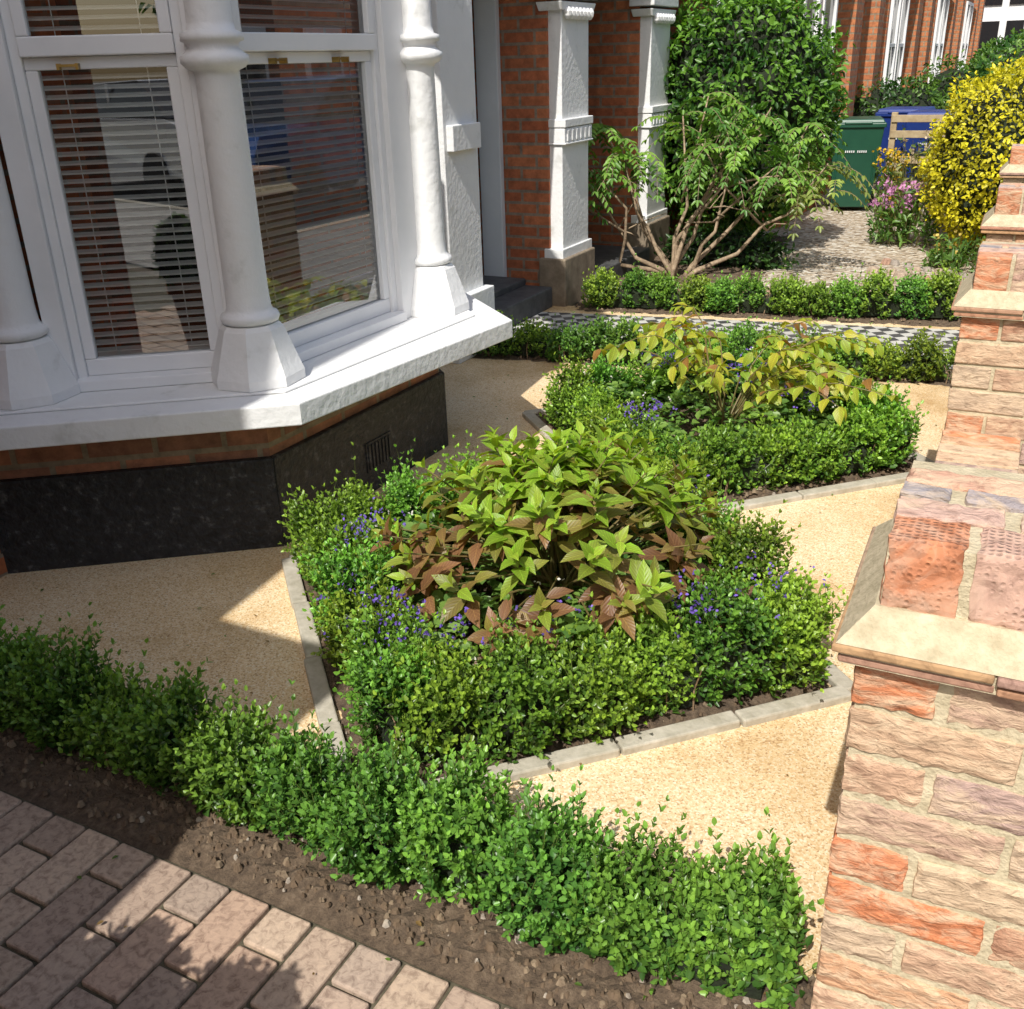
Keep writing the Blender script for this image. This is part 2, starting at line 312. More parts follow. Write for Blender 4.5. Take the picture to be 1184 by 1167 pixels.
def hedge(name, path, width, height, n, seed, leaf=.021, tint=(1, 1, 1), pairs=5, closed=False, rough=.12, sl=.07, sp=.19, spiky=.16, gap=.26, hv=(.78, 1.16)):
    g = np.random.default_rng(seed); e = empty(name)
    P = np.array(path + ([path[0]] if closed else []), float); seg = np.diff(P, axis=0); sl_ = np.linalg.norm(seg, axis=1); cum = np.concatenate([[0], np.cumsum(sl_)]); T = cum[-1]
    def at(s):
        i = np.clip(np.searchsorted(cum, s, side='right') - 1, 0, len(seg) - 1); u = seg[i] / sl_[i][:, None]
        return P[i] + u * (s - cum[i])[:, None], u
    npl = int(T / sp) + 3; ph_ = g.uniform(*hv, npl); pw_ = g.uniform(.80, 1.14, npl); pj = g.normal(0, .014, (npl, 2))
    def hf(s):
        i = np.clip((s / sp).astype(int) + 1, 0, npl - 1); f = (s / sp) % 1
        return ph_[i] * (1 - gap + (gap + .02) * np.sin(f * math.pi) ** .7) + rough * .35 * np.sin(s * 41 + seed)
    s = g.uniform(-.03, T + .03, n); c, u = at(np.clip(s, 0, T)); c = c + u * (s - np.clip(s, 0, T))[:, None]; nr = np.stack([u[:, 1], -u[:, 0]], 1)
    pi = np.clip((s / sp).astype(int) + 1, 0, npl - 1); f = (s / sp) % 1
    h = height * hf(s); w = width * pw_[pi] * (1 - gap + (gap + .04) * np.sin(f * math.pi)); c = c + pj[pi]
    q = g.uniform(0, 1, n); side = np.where(q < .30, -1, np.where(q < .60, 1, 0))
    lat = np.where(side == 0, g.uniform(-.5, .5, n), side * (.5 - np.abs(g.normal(0, .13, n)))) * w
    zz = np.where(side == 0, h - np.abs(g.normal(0, .03, n)), h * g.uniform(.02, 1, n) ** .75)
    rr = np.clip((zz / h - .6) / .4, 0, 1); lat = np.where(side != 0, lat * (1 - .35 * rr ** 2), lat * .85)
    lat = np.where(side != 0, lat * (.58 + .42 * np.clip(zz / h * 1.8, 0, 1)), lat)
    B = np.zeros((n, 3)); B[:, :2] = c + nr * lat[:, None]; B[:, 2] = zz
    D = np.zeros((n, 3)); D[:, :2] = nr * (np.where(side == 0, lat / w * 1.1, side * .62))[:, None]; D[:, 2] = np.where(side == 0, 1, .75)
    D += g.normal(0, .34, (n, 3)); D = nrm(D)
    L = sl * g.uniform(.55, 1.3, n); lg = g.uniform(0, 1, n) < spiky; lt = lg & (side == 0)
    D = np.where(lt[:, None], nrm(D * .6 + np.array([0, 0, .6])), D); L = np.where(lt, L * g.uniform(1.1, 1.7, n), L)
    ext = np.where(lt, .48, .72)
    B = B - D * (L * ext)[:, None]; B[:, 2] = np.maximum(B[:, 2], .01)
    tint = np.array(tint); g5 = np.random.default_rng(seed + 5); pt = g5.uniform(.78, 1.25, (npl, 1)); hue = g5.uniform(-.22, .22, npl)
    k = pt[pi]; hh = hue[pi][:, None]
    mul = tint * k * np.concatenate([1 + hh, np.ones_like(hh), 1 - hh * .6], 1)
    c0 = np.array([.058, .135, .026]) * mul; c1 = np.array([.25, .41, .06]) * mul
    r, sv, R_ = sprigs(B, D, L, pairs, leaf, c0, c1, g)
    keep = r[0][:, 2] > .004
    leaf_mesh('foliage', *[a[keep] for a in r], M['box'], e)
    leaf_mesh('shoots', B, sv, R_, L * np.linalg.norm(sv, axis=1), .0022, np.array([.12, .16, .04]) * np.ones((n, 1)), M['box'], e, fold=0)
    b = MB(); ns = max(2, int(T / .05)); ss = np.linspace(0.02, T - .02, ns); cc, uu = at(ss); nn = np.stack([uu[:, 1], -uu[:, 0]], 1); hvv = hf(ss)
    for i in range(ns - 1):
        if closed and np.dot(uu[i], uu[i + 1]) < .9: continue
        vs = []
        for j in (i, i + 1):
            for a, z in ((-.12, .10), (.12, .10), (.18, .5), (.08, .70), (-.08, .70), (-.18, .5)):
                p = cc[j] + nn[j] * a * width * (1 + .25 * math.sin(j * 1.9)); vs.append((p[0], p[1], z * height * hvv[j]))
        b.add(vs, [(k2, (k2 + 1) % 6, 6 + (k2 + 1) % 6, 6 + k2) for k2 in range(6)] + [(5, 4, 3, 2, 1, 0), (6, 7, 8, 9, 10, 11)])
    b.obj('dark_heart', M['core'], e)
    b = MB()
    for i in range(int(T / .03)):
        s0 = g.uniform(0, T); c_, u_ = at(np.array([s0])); x, y = c_[0] + g.normal(0, .10, 2) * width
        b.tube([(x, y, 0), (x + g.normal(0, .01), y + g.normal(0, .01), height * .3), (x + g.normal(0, .02), y + g.normal(0, .02), height * .6)], [.0035, .0025, .0015], 4)
    b.obj('twigs', M['bark'], e)
    return e

def blob(name, c, r, n, leaf, c0, c1, seed, mat='leaf', lump=.12, freq=1.6, core=.8, wl=.5, flat=False):
    g = np.random.default_rng(seed); e = empty(name); c = np.array(c, float); r = np.array(r, float)
    d = nrm(g.normal(size=(n, 3)))
    lm = np.array([noise.noise(Vector(x) * freq * 1.6 + Vector((seed, 0, 0))) + .5 * noise.noise(Vector(x) * freq * 4 + Vector((seed, 3, 0))) for x in d])
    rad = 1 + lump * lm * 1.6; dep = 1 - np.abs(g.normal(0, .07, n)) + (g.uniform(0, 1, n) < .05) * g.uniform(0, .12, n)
    P = c + d * r * (rad * dep)[:, None]; P[:, 2] = np.maximum(P[:, 2], .02)
    D = nrm(d * .4 + g.normal(0, .6, (n, 3)) + np.array([0, 0, -.15])); Nn = nrm(d + np.array([0, 0, .5]) + g.normal(0, .45, (n, 3)))
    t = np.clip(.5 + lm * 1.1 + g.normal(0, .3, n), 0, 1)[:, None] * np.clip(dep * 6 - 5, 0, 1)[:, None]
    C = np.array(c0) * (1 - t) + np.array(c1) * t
    L = leaf * g.uniform(.7, 1.25, n)
    leaf_mesh('foliage', P, D, Nn, L, L * wl, C, M[mat], e)
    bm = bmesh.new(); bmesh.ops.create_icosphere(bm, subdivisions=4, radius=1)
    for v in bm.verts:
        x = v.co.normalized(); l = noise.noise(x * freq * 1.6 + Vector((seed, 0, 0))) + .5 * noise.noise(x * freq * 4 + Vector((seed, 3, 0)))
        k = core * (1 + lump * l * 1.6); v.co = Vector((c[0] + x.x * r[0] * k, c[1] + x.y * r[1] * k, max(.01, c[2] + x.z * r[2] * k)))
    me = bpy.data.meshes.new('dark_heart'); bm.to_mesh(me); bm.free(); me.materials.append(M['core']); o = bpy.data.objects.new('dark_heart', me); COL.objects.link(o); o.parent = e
    return e

# ------------------------------------------------------------------ ground sheets
def sheet(name, poly, z, mat, parent=None):
    b = MB(); b.add([(x, y, z) for x, y in poly], [tuple(range(len(poly)))]); o = b.obj(name, mat, parent)
    if o.data.polygons[0].normal.z < 0: o.data.flip_normals()
    return o
sheet('ground', [(-250, -250), (250, -250), (250, 250), (-250, 250)], -.02, noise_mat('ground_earth', [(.3, (.08, .06, .04)), (.7, (.16, .13, .09))], 8, .95, .5))
sheet('resin_path', [(-3.6, 1.25), (-.10, 1.25), (-.20, 6.7), (-2.95, 6.2), (-3.6, 5)], 0, M['resin'])
sheet('gravel_path', [(-2.9, 6.85), (-.2, 7.0), (-.2, 13.5), (-2.9, 13.5)], .002, M['gravel'])
sheet('pavement', [(.30, -40), (2.4, -40), (2.4, 60), (.0, 60)], 0, M['pave'])
sheet('road', [(2.5, -60), (8.5, -60), (8.5, 90), (2.5, 90)], -.016, M['asphalt'])
b = MB(); b.box((2.45, 10, -.03), (.12, 100, .09)); b.box((8.55, 10, -.03), (.12, 100, .09)); b.obj('kerb', M['stone'], bevel=.01)
sheet('opposite_pavement', [(8.6, -40), (10.5, -40), (10.5, 60), (8.6, 60)], 0.002, M['pave'])

def soil(name, o, u, lu, lv, z=.012, res=.016, amp=.018, clods=1500):
    u = Vector(u).normalized(); v = Vector((-u.y, u.x)); nu, nv = int(lu / res) + 1, int(lv / res) + 1; b = MB(); vs = []
    for i in range(nu + 1):
        for j in range(nv + 1):
            p = Vector(o) + u * (lu * i / nu) + v * (lv * j / nv)
            k = min(i, j, nu - i, nv - j); k = min(1, k / 4)
            h = (noise.noise(Vector((p.x * 9, p.y * 9, 1))) + .9 * noise.noise(Vector((p.x * 30, p.y * 30, 4))) + .5 * noise.noise(Vector((p.x * 70, p.y * 70, 8)))) * amp
            vs.append((p.x, p.y, z * k + max(-z * .6, h) * k - .006 * (1 - k)))
    fs = [(i * (nv + 1) + j, (i + 1) * (nv + 1) + j, (i + 1) * (nv + 1) + j + 1, i * (nv + 1) + j + 1) for i in range(nu) for j in range(nv)]
    b.add(vs, fs); ob = b.obj(name, M['soil'])
    if ob.data.polygons[0].normal.z < 0: ob.data.flip_normals()
    b = MB()
    for i in range(int(lu * lv * clods)):
        p = Vector(o) + u * random.uniform(.03, lu - .03) + v * random.uniform(.03, lv - .03); r = random.choice([.003, .004, .005, .006, .008, .011]) * random.uniform(.7, 1.2)
        k = 6; rot = random.random() * 6; q = [(p.x + r * math.cos(rot + a * 2 * math.pi / k) * random.uniform(.7, 1.2), p.y + r * math.sin(rot + a * 2 * math.pi / k) * random.uniform(.7, 1.2)) for a in range(k)]
        t = [((a - p.x) * .5 + p.x, (c - p.y) * .5 + p.y) for a, c in q]
        cl = random.choice([(.15, .105, .068)] * 12 + [(.24, .18, .12)] * 4 + [(.38, .33, .27)])
        h = (noise.noise(Vector((p.x * 9, p.y * 9, 1))) + .9 * noise.noise(Vector((p.x * 30, p.y * 30, 4)))) * amp
        zz = z + max(-z * .6, h); b.prism(q, zz - .003, zz + r * .8, top=t, col=cl)
    b.obj('clods', M['tile'], ob)
    return ob
s2 = math.sqrt(.5)
C1 = (-1.18, 2.33); C2 = (-1.12, 4.03); HD = .93; SD = HD / s2
soil('soil_bed', (C1[0], C1[1] - HD), (1, 1), SD, SD)
soil('soil_bed', (C2[0], C2[1] - HD), (1, 1), SD, SD, z=.018, res=.025)
soil('soil_bed', (-3.6, 1.10), (1, 0), 3.49, .33, z=.012, clods=2600)
soil('soil_bed', (-2.85, 4.78), (1, .17), 2.65, .34, res=.03, clods=600)
soil('soil_bed', (-2.75, 6.05), (1, .17), 2.6, .85, res=.035, clods=600)
soil('soil_bed', (-2.95, 6.86), (1, .10), 1.25, 2.6, z=.016, res=.05, clods=200)
b = MB()
def edging(p, q, L=.3):
    p = Vector(p); q = Vector(q); n = int((q - p).length / L); u = (q - p).normalized(); n_ = max(1, n)
    for i in range(n_):
        l = (q - p).length / n_; c = p + u * (l * (i + .5)); j = random.uniform(-.004, .004)
        b.box((c.x + j, c.y + j, -.002 + random.uniform(0, .005)), (l - .005, .05, .042), rot=math.atan2(u.y, u.x) + random.uniform(-.015, .015))
for (cx, cy) in (C1, C2):
    K = (cx, cy - HD); R = (cx + HD, cy); Lf = (cx - HD, cy); Fa = (cx, cy + HD)
    edging(K, R); edging(K, Lf)
edging((C1[0] - HD, C1[1]), (C1[0] - .1, C1[1] + HD - .1)); edging((C2[0] - HD, C2[1]), (C2[0], C2[1] + HD)); edging((C2[0] + HD, C2[1]), (C2[0], C2[1] + HD))
edging((C1[0] + HD, C1[1]), (C1[0] + .1, C1[1] + HD - .1))
b.obj('stone_edging', M['stone'], bevel=.005)

sheet('paving_bed', [(-4, -3), (.0, -3), (.0, 1.10), (-4, 1.10)], .003, M['joint'])
b = MB(); W_, L_ = .105, .205
for i in range(int(4 / W_)):
    x = -.0 - W_ * (i + .5); off = 0 if i % 2 else L_ / 2
    y = 1.095
    while y > -1.2:
        ln = L_ if not (y == 1.095 and off) else L_ / 2
        base = random.choice([(.46, .345, .26), (.43, .32, .245), (.51, .385, .285), (.39, .30, .235), (.48, .335, .245)]); k = random.uniform(.85, 1.08)
        b.box((x, y - ln / 2, .0 + random.uniform(-.0015, .0015)), (W_ - .009, ln - .009, .03), col=tuple(q * k for q in base), rot=random.uniform(-.008, .008)); y -= ln
b.obj('block_paving', M['block'], bevel=.005)
g = np.random.default_rng(99); n = 260
P = np.stack([g.uniform(-3.2, -.2, n), g.uniform(.6, 4.6, n), np.full(n, .022)], 1); D = g.normal(0, 1, (n, 3)); D[:, 2] *= .1; Nn = g.normal(0, .25, (n, 3)); Nn[:, 2] = 1
P[:, 2] = np.where(P[:, 1] > 1.45, .006, .024)
L = g.uniform(.008, .018, n); C = np.where(g.uniform(0, 1, (n, 1)) < .5, np.array([[.25, .16, .06]]), np.array([[.12, .2, .04]])) * g.uniform(.6, 1.4, (n, 1))
leaf_mesh('fallen_leaves', P, D, Nn, L, L * .55, C, M['leaf'])

# ------------------------------------------------------------------ hedges
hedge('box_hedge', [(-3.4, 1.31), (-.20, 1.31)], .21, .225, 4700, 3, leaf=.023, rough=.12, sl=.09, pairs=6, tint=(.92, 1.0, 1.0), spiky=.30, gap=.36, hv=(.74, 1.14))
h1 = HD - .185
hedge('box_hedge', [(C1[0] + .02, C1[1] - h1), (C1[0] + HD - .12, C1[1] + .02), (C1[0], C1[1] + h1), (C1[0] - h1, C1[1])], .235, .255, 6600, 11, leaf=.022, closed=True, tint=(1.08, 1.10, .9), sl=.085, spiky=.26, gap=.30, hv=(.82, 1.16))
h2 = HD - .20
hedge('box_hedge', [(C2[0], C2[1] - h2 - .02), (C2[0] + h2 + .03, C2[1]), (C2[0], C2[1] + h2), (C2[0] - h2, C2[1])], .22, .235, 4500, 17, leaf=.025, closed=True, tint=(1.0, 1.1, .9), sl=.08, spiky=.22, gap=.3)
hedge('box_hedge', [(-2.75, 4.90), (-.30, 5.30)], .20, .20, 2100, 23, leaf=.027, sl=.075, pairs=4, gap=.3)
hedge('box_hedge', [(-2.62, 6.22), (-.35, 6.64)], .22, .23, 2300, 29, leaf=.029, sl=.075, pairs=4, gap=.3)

# ------------------------------------------------------------------ hydrangea
def hydrangea(cx, cy):
    g = np.random.default_rng(5); e = empty('hydrangea_shrub'); b = MB(); P = []; D = []; NN = []; L = []; C = []
    for i in range(150):
        az = g.uniform(0, 2 * math.pi); el = g.uniform(.02, 1) ** .85 * math.pi / 2; R = g.uniform(.80, 1.12)
        tip = np.array([cx + math.cos(az) * math.cos(el) * .56 * R, cy + math.sin(az) * math.cos(el) * .56 * R, .13 + math.sin(el) * .40 * R])
        base = np.array([cx + g.normal(0, .05), cy + g.normal(0, .05), .01]); mid = base * .45 + tip * .55 + np.array([0, 0, .06]) ; mid[:2] = base[:2] * .55 + tip[:2] * .45
        pts = [base, mid * .5 + base * .5 + np.array([0, 0, .04]), mid, tip]
        b.tube(pts, [.0045, .004, .003, .002], 5)
        d = tip - mid; d /= np.linalg.norm(d); d = d * .6 + np.array([0, 0, .5]); d /= np.linalg.norm(d)
        side = np.cross(d, g.normal(size=3)); side /= np.linalg.norm(side); q = np.cross(d, side)
        nodes = 5; rs = g.normal(0, .3)
        for k in range(nodes):
            f = k / (nodes - 1); pos = tip - d * (.13 * (1 - f)) if k else tip * .72 + mid * .28
            for sg in (-1, 1):
                a = (k % 2) * math.pi / 2 + g.normal(0, .2); lat = (side * math.cos(a) + q * math.sin(a)) * sg
                al = math.radians(84 - 48 * f + g.normal(0, 10)); dd = d * math.cos(al) + lat * math.sin(al); dd[2] -= .18
                nn = d * math.sin(al) - lat * math.cos(al) + np.array([0, 0, .4]) + g.normal(0, .15, 3)
                ln = (.092 if k < 3 else .075 if k == 3 else .045) * g.uniform(.7, 1.2)
                P.append(pos); D.append(dd); NN.append(nn); L.append(ln)
                red = np.clip((.43 - pos[2]) / .20 + rs + g.normal(0, .2) + (.4 if k <= 1 else .15 if k == 2 else -.2), 0, 1)
                gr = np.array([.27, .42, .038]) * g.uniform(.75, 1.15); rd = np.array([.25, .125, .06]) * g.uniform(.7, 1.25)
                if k == 4: gr = np.array([.36, .50, .05])
                C.append(gr * (1 - red) + rd * red)
    L = np.array(L); leaf_mesh('leaves', np.array(P), np.array(D), np.array(NN), L, L * .48, np.array(C), M['hleaf'], e, BIG, fold=.12, smooth=False)
    b.obj('stems', M['stem'], e)
hydrangea(-1.11, 2.38)

def arching(cx, cy):
    g = np.random.default_rng(9); e = empty('viburnum_shrub'); b = MB(); P = []; D = []; NN = []; L = []; C = []
    for i in range(26):
        az = g.uniform(0, 2 * math.pi); R = g.uniform(.25, .6); H = g.uniform(.34, .54)
        if i < 9: az = g.uniform(-.5, .9); R = g.uniform(.45, .72); H = g.uniform(.32, .47)
        if 9 <= i < 12: az = g.uniform(2.4, 3.8); R = g.uniform(.35, .5); H = g.uniform(.48, .56)
        pts = []
        for t in np.linspace(0, 1, 9):
            pts.append(np.array([cx + math.cos(az) * R * t ** 1.3, cy + math.sin(az) * R * t ** 1.3, .02 + H * math.sin(min(1, t * 1.15) * math.pi / 2) - .06 * t ** 4]) + g.normal(0, .006, 3))
        b.tube(pts, np.linspace(.005, .0015, 9), 5)
        for t in np.linspace(.35, 1, 9):
            k = t * 8; i0 = min(7, int(k)); p = pts[i0] * (1 - (k - i0)) + pts[i0 + 1] * (k - i0); d = pts[i0 + 1] - pts[i0]; d /= np.linalg.norm(d)
            for sg in (-1, 1):
                lat = np.cross(d, [0, 0, 1]) * sg; dd = lat * .8 + d * .4 + np.array([0, 0, -.55]) + g.normal(0, .35, 3)
                P.append(p); D.append(dd); NN.append(np.array([0, 0, 1]) + lat * .6 + g.normal(0, .35, 3)); L.append(.064 * g.uniform(.7, 1.25)); q = g.uniform()
                C.append(np.array([.50, .47, .05]) * (1 - q) + np.array([.25, .38, .045]) * q if g.uniform() > .1 else np.array([.34, .17, .05]))
    L = np.array(L); leaf_mesh('leaves', np.array(P), np.array(D), np.array(NN), L, L * .6, np.array(C), M['hleaf'], e, BIG, fold=.14)
    b.obj('stems', M['stem'], e)
arching(-1.08, 4.02)

def under(name, cx, cy, n, seed, half, spots, wh=25):
    g = np.random.default_rng(seed); e = empty(name); a = g.uniform(-half, half, n); c_ = g.uniform(-half, half, n)
    x = cx + (a - c_) * s2; y = cy + (a + c_) * s2; z = .07 + .13 * np.abs(np.sin(x * 9) * np.cos(y * 8)) + g.uniform(0, .05, n)
    P = np.stack([x, y, z], 1); D = g.normal(0, 1, (n, 3)); D[:, 2] = .2; Nn = g.normal(0, .4, (n, 3)); Nn[:, 2] = 1
    q = g.uniform(0, 1, (n, 1)); C = np.array([.06, .15, .03]) * (1 - q) + np.array([.22, .36, .07]) * q; L = .038 * g.uniform(.6, 1.3, n)
    leaf_mesh('foliage', P, D, Nn, L, L * .75, C, M['leaf'], e)
    P = []; C = []
    for (sx, sy, sz, sr, k) in spots:
        for i in range(k):
            P.append((sx + g.normal(0, sr), sy + g.normal(0, sr), sz + g.normal(0, .022))); C.append(np.array([.15, .09, .42]) * g.uniform(.6, 1.6))
    for i in range(wh):
        aa, cc = g.uniform(-half, half, 2); P.append((cx + (aa - cc) * s2, cy + (aa + cc) * s2, .22 + g.uniform(0, .06))); C.append(np.array([.8, .78, .7]))
    P = np.array(P); C = np.array(C); P = np.concatenate([P, P, P]); C = np.concatenate([C, C, C]); n = len(P)
    D = g.normal(0, 1, (n, 3)); Nn = g.normal(0, .5, (n, 3)); Nn[:, 2] += .6; Nn[:, 1] -= .5
    leaf_mesh('blossom', P + g.normal(0, .004, (n, 3)), D, Nn, .010 * g.uniform(.7, 1.3, n), .008, C, M['petal'], e)
under('bedding_flowers', C1[0], C1[1], 3000, 41, .5, [(-1.66, 2.2, .28, .06, 55), (-1.30, 1.76, .28, .055, 55), (-1.5, 1.98, .26, .06, 25), (-.62, 2.2, .27, .06, 55), (-.9, 2.85, .27, .06, 50), (-1.14, 1.82, .27, .05, 22), (-.5, 2.4, .27, .05, 22), (-.95, 2.0, .25, .05, 15)])
under('bedding_flowers', C2[0], C2[1], 2000, 43, .5, [(-1.3, 3.57, .26, .05, 70), (-1.1, 4.3, .28, .06, 50), (-.75, 4.05, .26, .05, 50), (-1.45, 4.3, .27, .05, 40)], 12)

# ------------------------------------------------------------------ brick street wall
PAL = [(.52, .34, .23), (.56, .22, .11), (.46, .31, .23), (.60, .41, .27), (.40, .28, .24), (.55, .32, .19), (.54, .41, .29), (.55, .21, .10), (.62, .46, .31), (.50, .28, .18)]
def brick_v(b, x0, x1, y0, y1, z0, z1, sub=False, rough=.0016, col=None, mi=0):
    col = col or random.choice(PAL); k = random.uniform(.9, 1.1); col = tuple(c * k for c in col)
    if not sub:
        j = lambda: random.uniform(-rough, rough)
        vs = [(x + j(), y + j(), z + j()) for z in (z0, z1) for x, y in ((x0, y0), (x1, y0), (x1, y1), (x0, y1))]
        b.add(vs, [(0, 3, 2, 1), (4, 5, 6, 7), (0, 1, 5, 4), (1, 2, 6, 5), (2, 3, 7, 6), (3, 0, 4, 7)], 0, col); return
    nx, ny, nz = [max(2, int((p - q) / .010)) for p, q in ((x1, x0), (y1, y0), (z1, z0))]
    idx = {}; vs = []; fs = []
    def vid(i, j, k_):
        if (i, j, k_) not in idx:
            u, v, w = i / nx, j / ny, k_ / nz
            p = Vector((x0 + (x1 - x0) * u, y0 + (y1 - y0) * v, z0 + (z1 - z0) * w)); c = Vector(((x0 + x1) / 2, (y0 + y1) / 2, (z0 + z1) / 2))
            ed = sum([i in (0, nx), j in (0, ny), k_ in (0, nz)])
            d = noise.noise_vector(p * 50) * .0034 + noise.noise_vector(p * 150) * .0013
            p = p + d
            if ed >= 2: p = p + (c - p).normalized() * .0035 * (1 + noise.noise(p * 90))
            idx[(i, j, k_)] = len(vs); vs.append(p)
        return idx[(i, j, k_)]
    for i in range(nx):
        for j in range(ny):
            for k_ in (0, nz): fs.append((vid(i, j, k_), vid(i + 1, j, k_), vid(i + 1, j + 1, k_), vid(i, j + 1, k_)))
        for k_ in range(nz):
            for j in (0, ny): fs.append((vid(i, j, k_), vid(i + 1, j, k_), vid(i + 1, j, k_ + 1), vid(i, j, k_ + 1)))
    for j in range(ny):
        for k_ in range(nz):
            for i in (0, nx): fs.append((vid(i, j, k_), vid(i, j + 1, k_), vid(i, j + 1, k_ + 1), vid(i, j, k_ + 1)))
    b.add(vs, fs, mi, col)
wall = empty('brick_garden_wall', (-.125, 1.19, 0), math.radians(1.3))
G = .010
def pier(y0, sub, zc=.82):
    b = MB(); mo = MB(); ti = MB(); X0, X1 = 0, .33; Y0, Y1 = y0, y0 + .33
    nc = int(zc / .075); base = zc - nc * .075
    S, H_ = .215, .105; last = None
    for c in range(nc):
        z0 = base + c * .075 + G / 2; z1 = z0 + .065
        if c % 2:
            R = [(0, H_, 0, S), (H_ + G, X1, 0, H_), (X1 - H_, X1, H_ + G, .33), (0, X1 - H_ - G, .33 - H_, .33)]
        else:
            R = [(0, S, 0, H_), (S + G, X1, 0, S), (H_ + G, X1, .33 - H_, .33), (0, H_, H_ + G, .33)]
        for x0, x1, q0, q1 in R:
            cc = random.choice([q for q in PAL if q != last]); last = cc
            j = random.uniform(-.002, .002); brick_v(b, x0 + j, x1 + j, Y0 + q0 + j, Y0 + q1 + j, z0, z1, sub, col=cc)
    mo.box((.165, Y0 + .165, zc / 2), (.33 - .009, .33 - .009, zc))
    for z, o in ((zc, .026), (zc + .017, .032)):
        n = 2
        for i in range(n):
            for k in range(n):
                w = (.33 + 2 * o) / n; ti.box((-o + w * (i + .5) + random.uniform(-.002, .002), Y0 - o + w * (k + .5) + random.uniform(-.003, .003), z + .0065), (w - .004, w - .004, .012), col=tuple(q * random.uniform(.85, 1.15) for q in (.42, .26, .17)))
    mo.box((.165, Y0 + .165, zc + .0145), (.33 + .04, .33 + .04, .03))
    z = zc + .03; o1, o2 = .026, -.012
    f = lambda o: [(-o, Y0 - o), (.33 + o, Y0 - o), (.33 + o, Y0 + .33 + o), (-o, Y0 + .33 + o)]
    mo.prism(f(o1), z + .0005, z + .045, top=f(o2))
    z += .045; a = .33 - .024; w = a / 3
    mo.box((.165, Y0 + .165, z + .046), (a - .012, a - .012, .092))
    fc = [(.56, .23, .12), (.50, .32, .25), (.52, .36, .28)]
    for i in range(3):
        x = .012 + w * i; yy = Y0 + .012
        brick_v(b, x + .005, x + w - .005, yy + .002, yy + .088, z - .004, z + .096, sub, col=fc[i], mi=1)
    y = Y0 + .098; rows = [(.066, [(0, .14), (.15, a)], [(.56, .38, .31), (.58, .42, .34)]), (.050, [(0, .07), (.08, a)], [(.30, .28, .30), (.38, .33, .33)]), (.066, [(0, .18), (.19, a)], [(.58, .34, .24), (.60, .42, .33)])]
    for dpt, sp, cs in rows:
        for (u0, u1), cc in zip(sp, cs): brick_v(b, .012 + u0 + .003, .012 + u1 - .003, y, y + dpt - .006, z - .004, z + .097 + random.uniform(-.002, .003), sub, col=cc)
        y += dpt
    b.obj('pier_bricks', [M['brick'], M['brickd']], wall, bevel=0 if sub else .004, smooth=False); mo.obj('pier_mortar', M['mortar'], wall); ti.obj('creasing_tiles', M['tile'], wall, bevel=.003)
def lowwall(y0, y1, zt=.46):
    b = MB(); mo = MB(); nc = 5; top = zt - .10
    base = top - nc * .075
    for c in range(nc):
        z0 = base + c * .075 + G / 2; y = y0 + (.11 if c % 2 else 0)
        if c % 2: brick_v(b, .0, .10, y0, y0 + .1, z0, z0 + .065)
        while y < y1 - .02:
            e = min(y + .215, y1)
            brick_v(b, .0, .10, y, e, z0, z0 + .065); brick_v(b, .115, .215, y, e, z0, z0 + .065); y = e + G
    mo.box((.1075, (y0 + y1) / 2, top / 2), (.206, y1 - y0, top))
    mo.box((.1075, (y0 + y1) / 2, top + .05), (.20, y1 - y0, .09))
    y = y0
    while y < y1 - .03:
        e = min(y + .065, y1); brick_v(b, -.002, .217, y, e, top + .004, zt); y = e + G
    b.obj('wall_bricks', M['brick'], wall, bevel=.004); mo.obj('wall_mortar', M['mortar'], wall)
random.seed(21)
pier(0, True); pier(2.03, False); pier(3.62, False); pier(5.78, False); pier(8.2, False)
lowwall(.335, 2.025); lowwall(2.365, 3.615); lowwall(6.115, 8.195); lowwall(8.535, 16)

# ------------------------------------------------------------------ our house with bay
house = empty('terraced_house')
P0 = (-3.30, 1.63); P1 = (-2.23, 2.44); P2 = (-2.21, 3.53); P3 = (-2.95, 4.2)
def lineoff(pts, d):
    out = []
    ps = [Vector(p) for p in pts]
    for i, p in enumerate(ps):
        ns = []
        if i > 0: u = (p - ps[i - 1]).normalized(); ns.append(Vector((u.y, -u.x)))
        if i < len(ps) - 1: u = (ps[i + 1] - p).normalized(); ns.append(Vector((u.y, -u.x)))
        n = sum(ns, Vector((0, 0))); n.normalize(); out.append(p + n * (d / n.dot(ns[0])))
    return out
def bandseg(b, d0, d1, z0, z1, mi=0):
    a = lineoff([P0, P1, P2, P3], d1); c = lineoff([P0, P1, P2, P3], d0)
    for i in range(3): b.prism([c[i], c[i + 1], a[i + 1], a[i]], z0, z1, mi)
b = MB(); bandseg(b, -.22, .022, -.02, .335); b.obj('plinth', M['black'], house, bevel=.006)
b = MB(); bandseg(b, -.22, 0, .336, .55); b.obj('bay_brickwork', M['bayb'], house)
b = MB(); Q = [(-3.13, 1.40), (-1.955, 2.30), (-1.83, 3.50), (-2.95, 4.50)]; Qi = [tuple(x) for x in lineoff([P0, P1, P2, P3], -.22)]
b.prism(Q + Qi[::-1], .53, .603); Qt = [(-3.2, 1.5), (-2.06, 2.365), (-2.0, 3.50), (-2.95, 4.35)]
b.prism(Qt + Qi[::-1], .6035, .613); b.obj('sill', M['white2'], house, bevel=.009)
fr = MB(); gl = MB(); sl = MB(); br = MB()
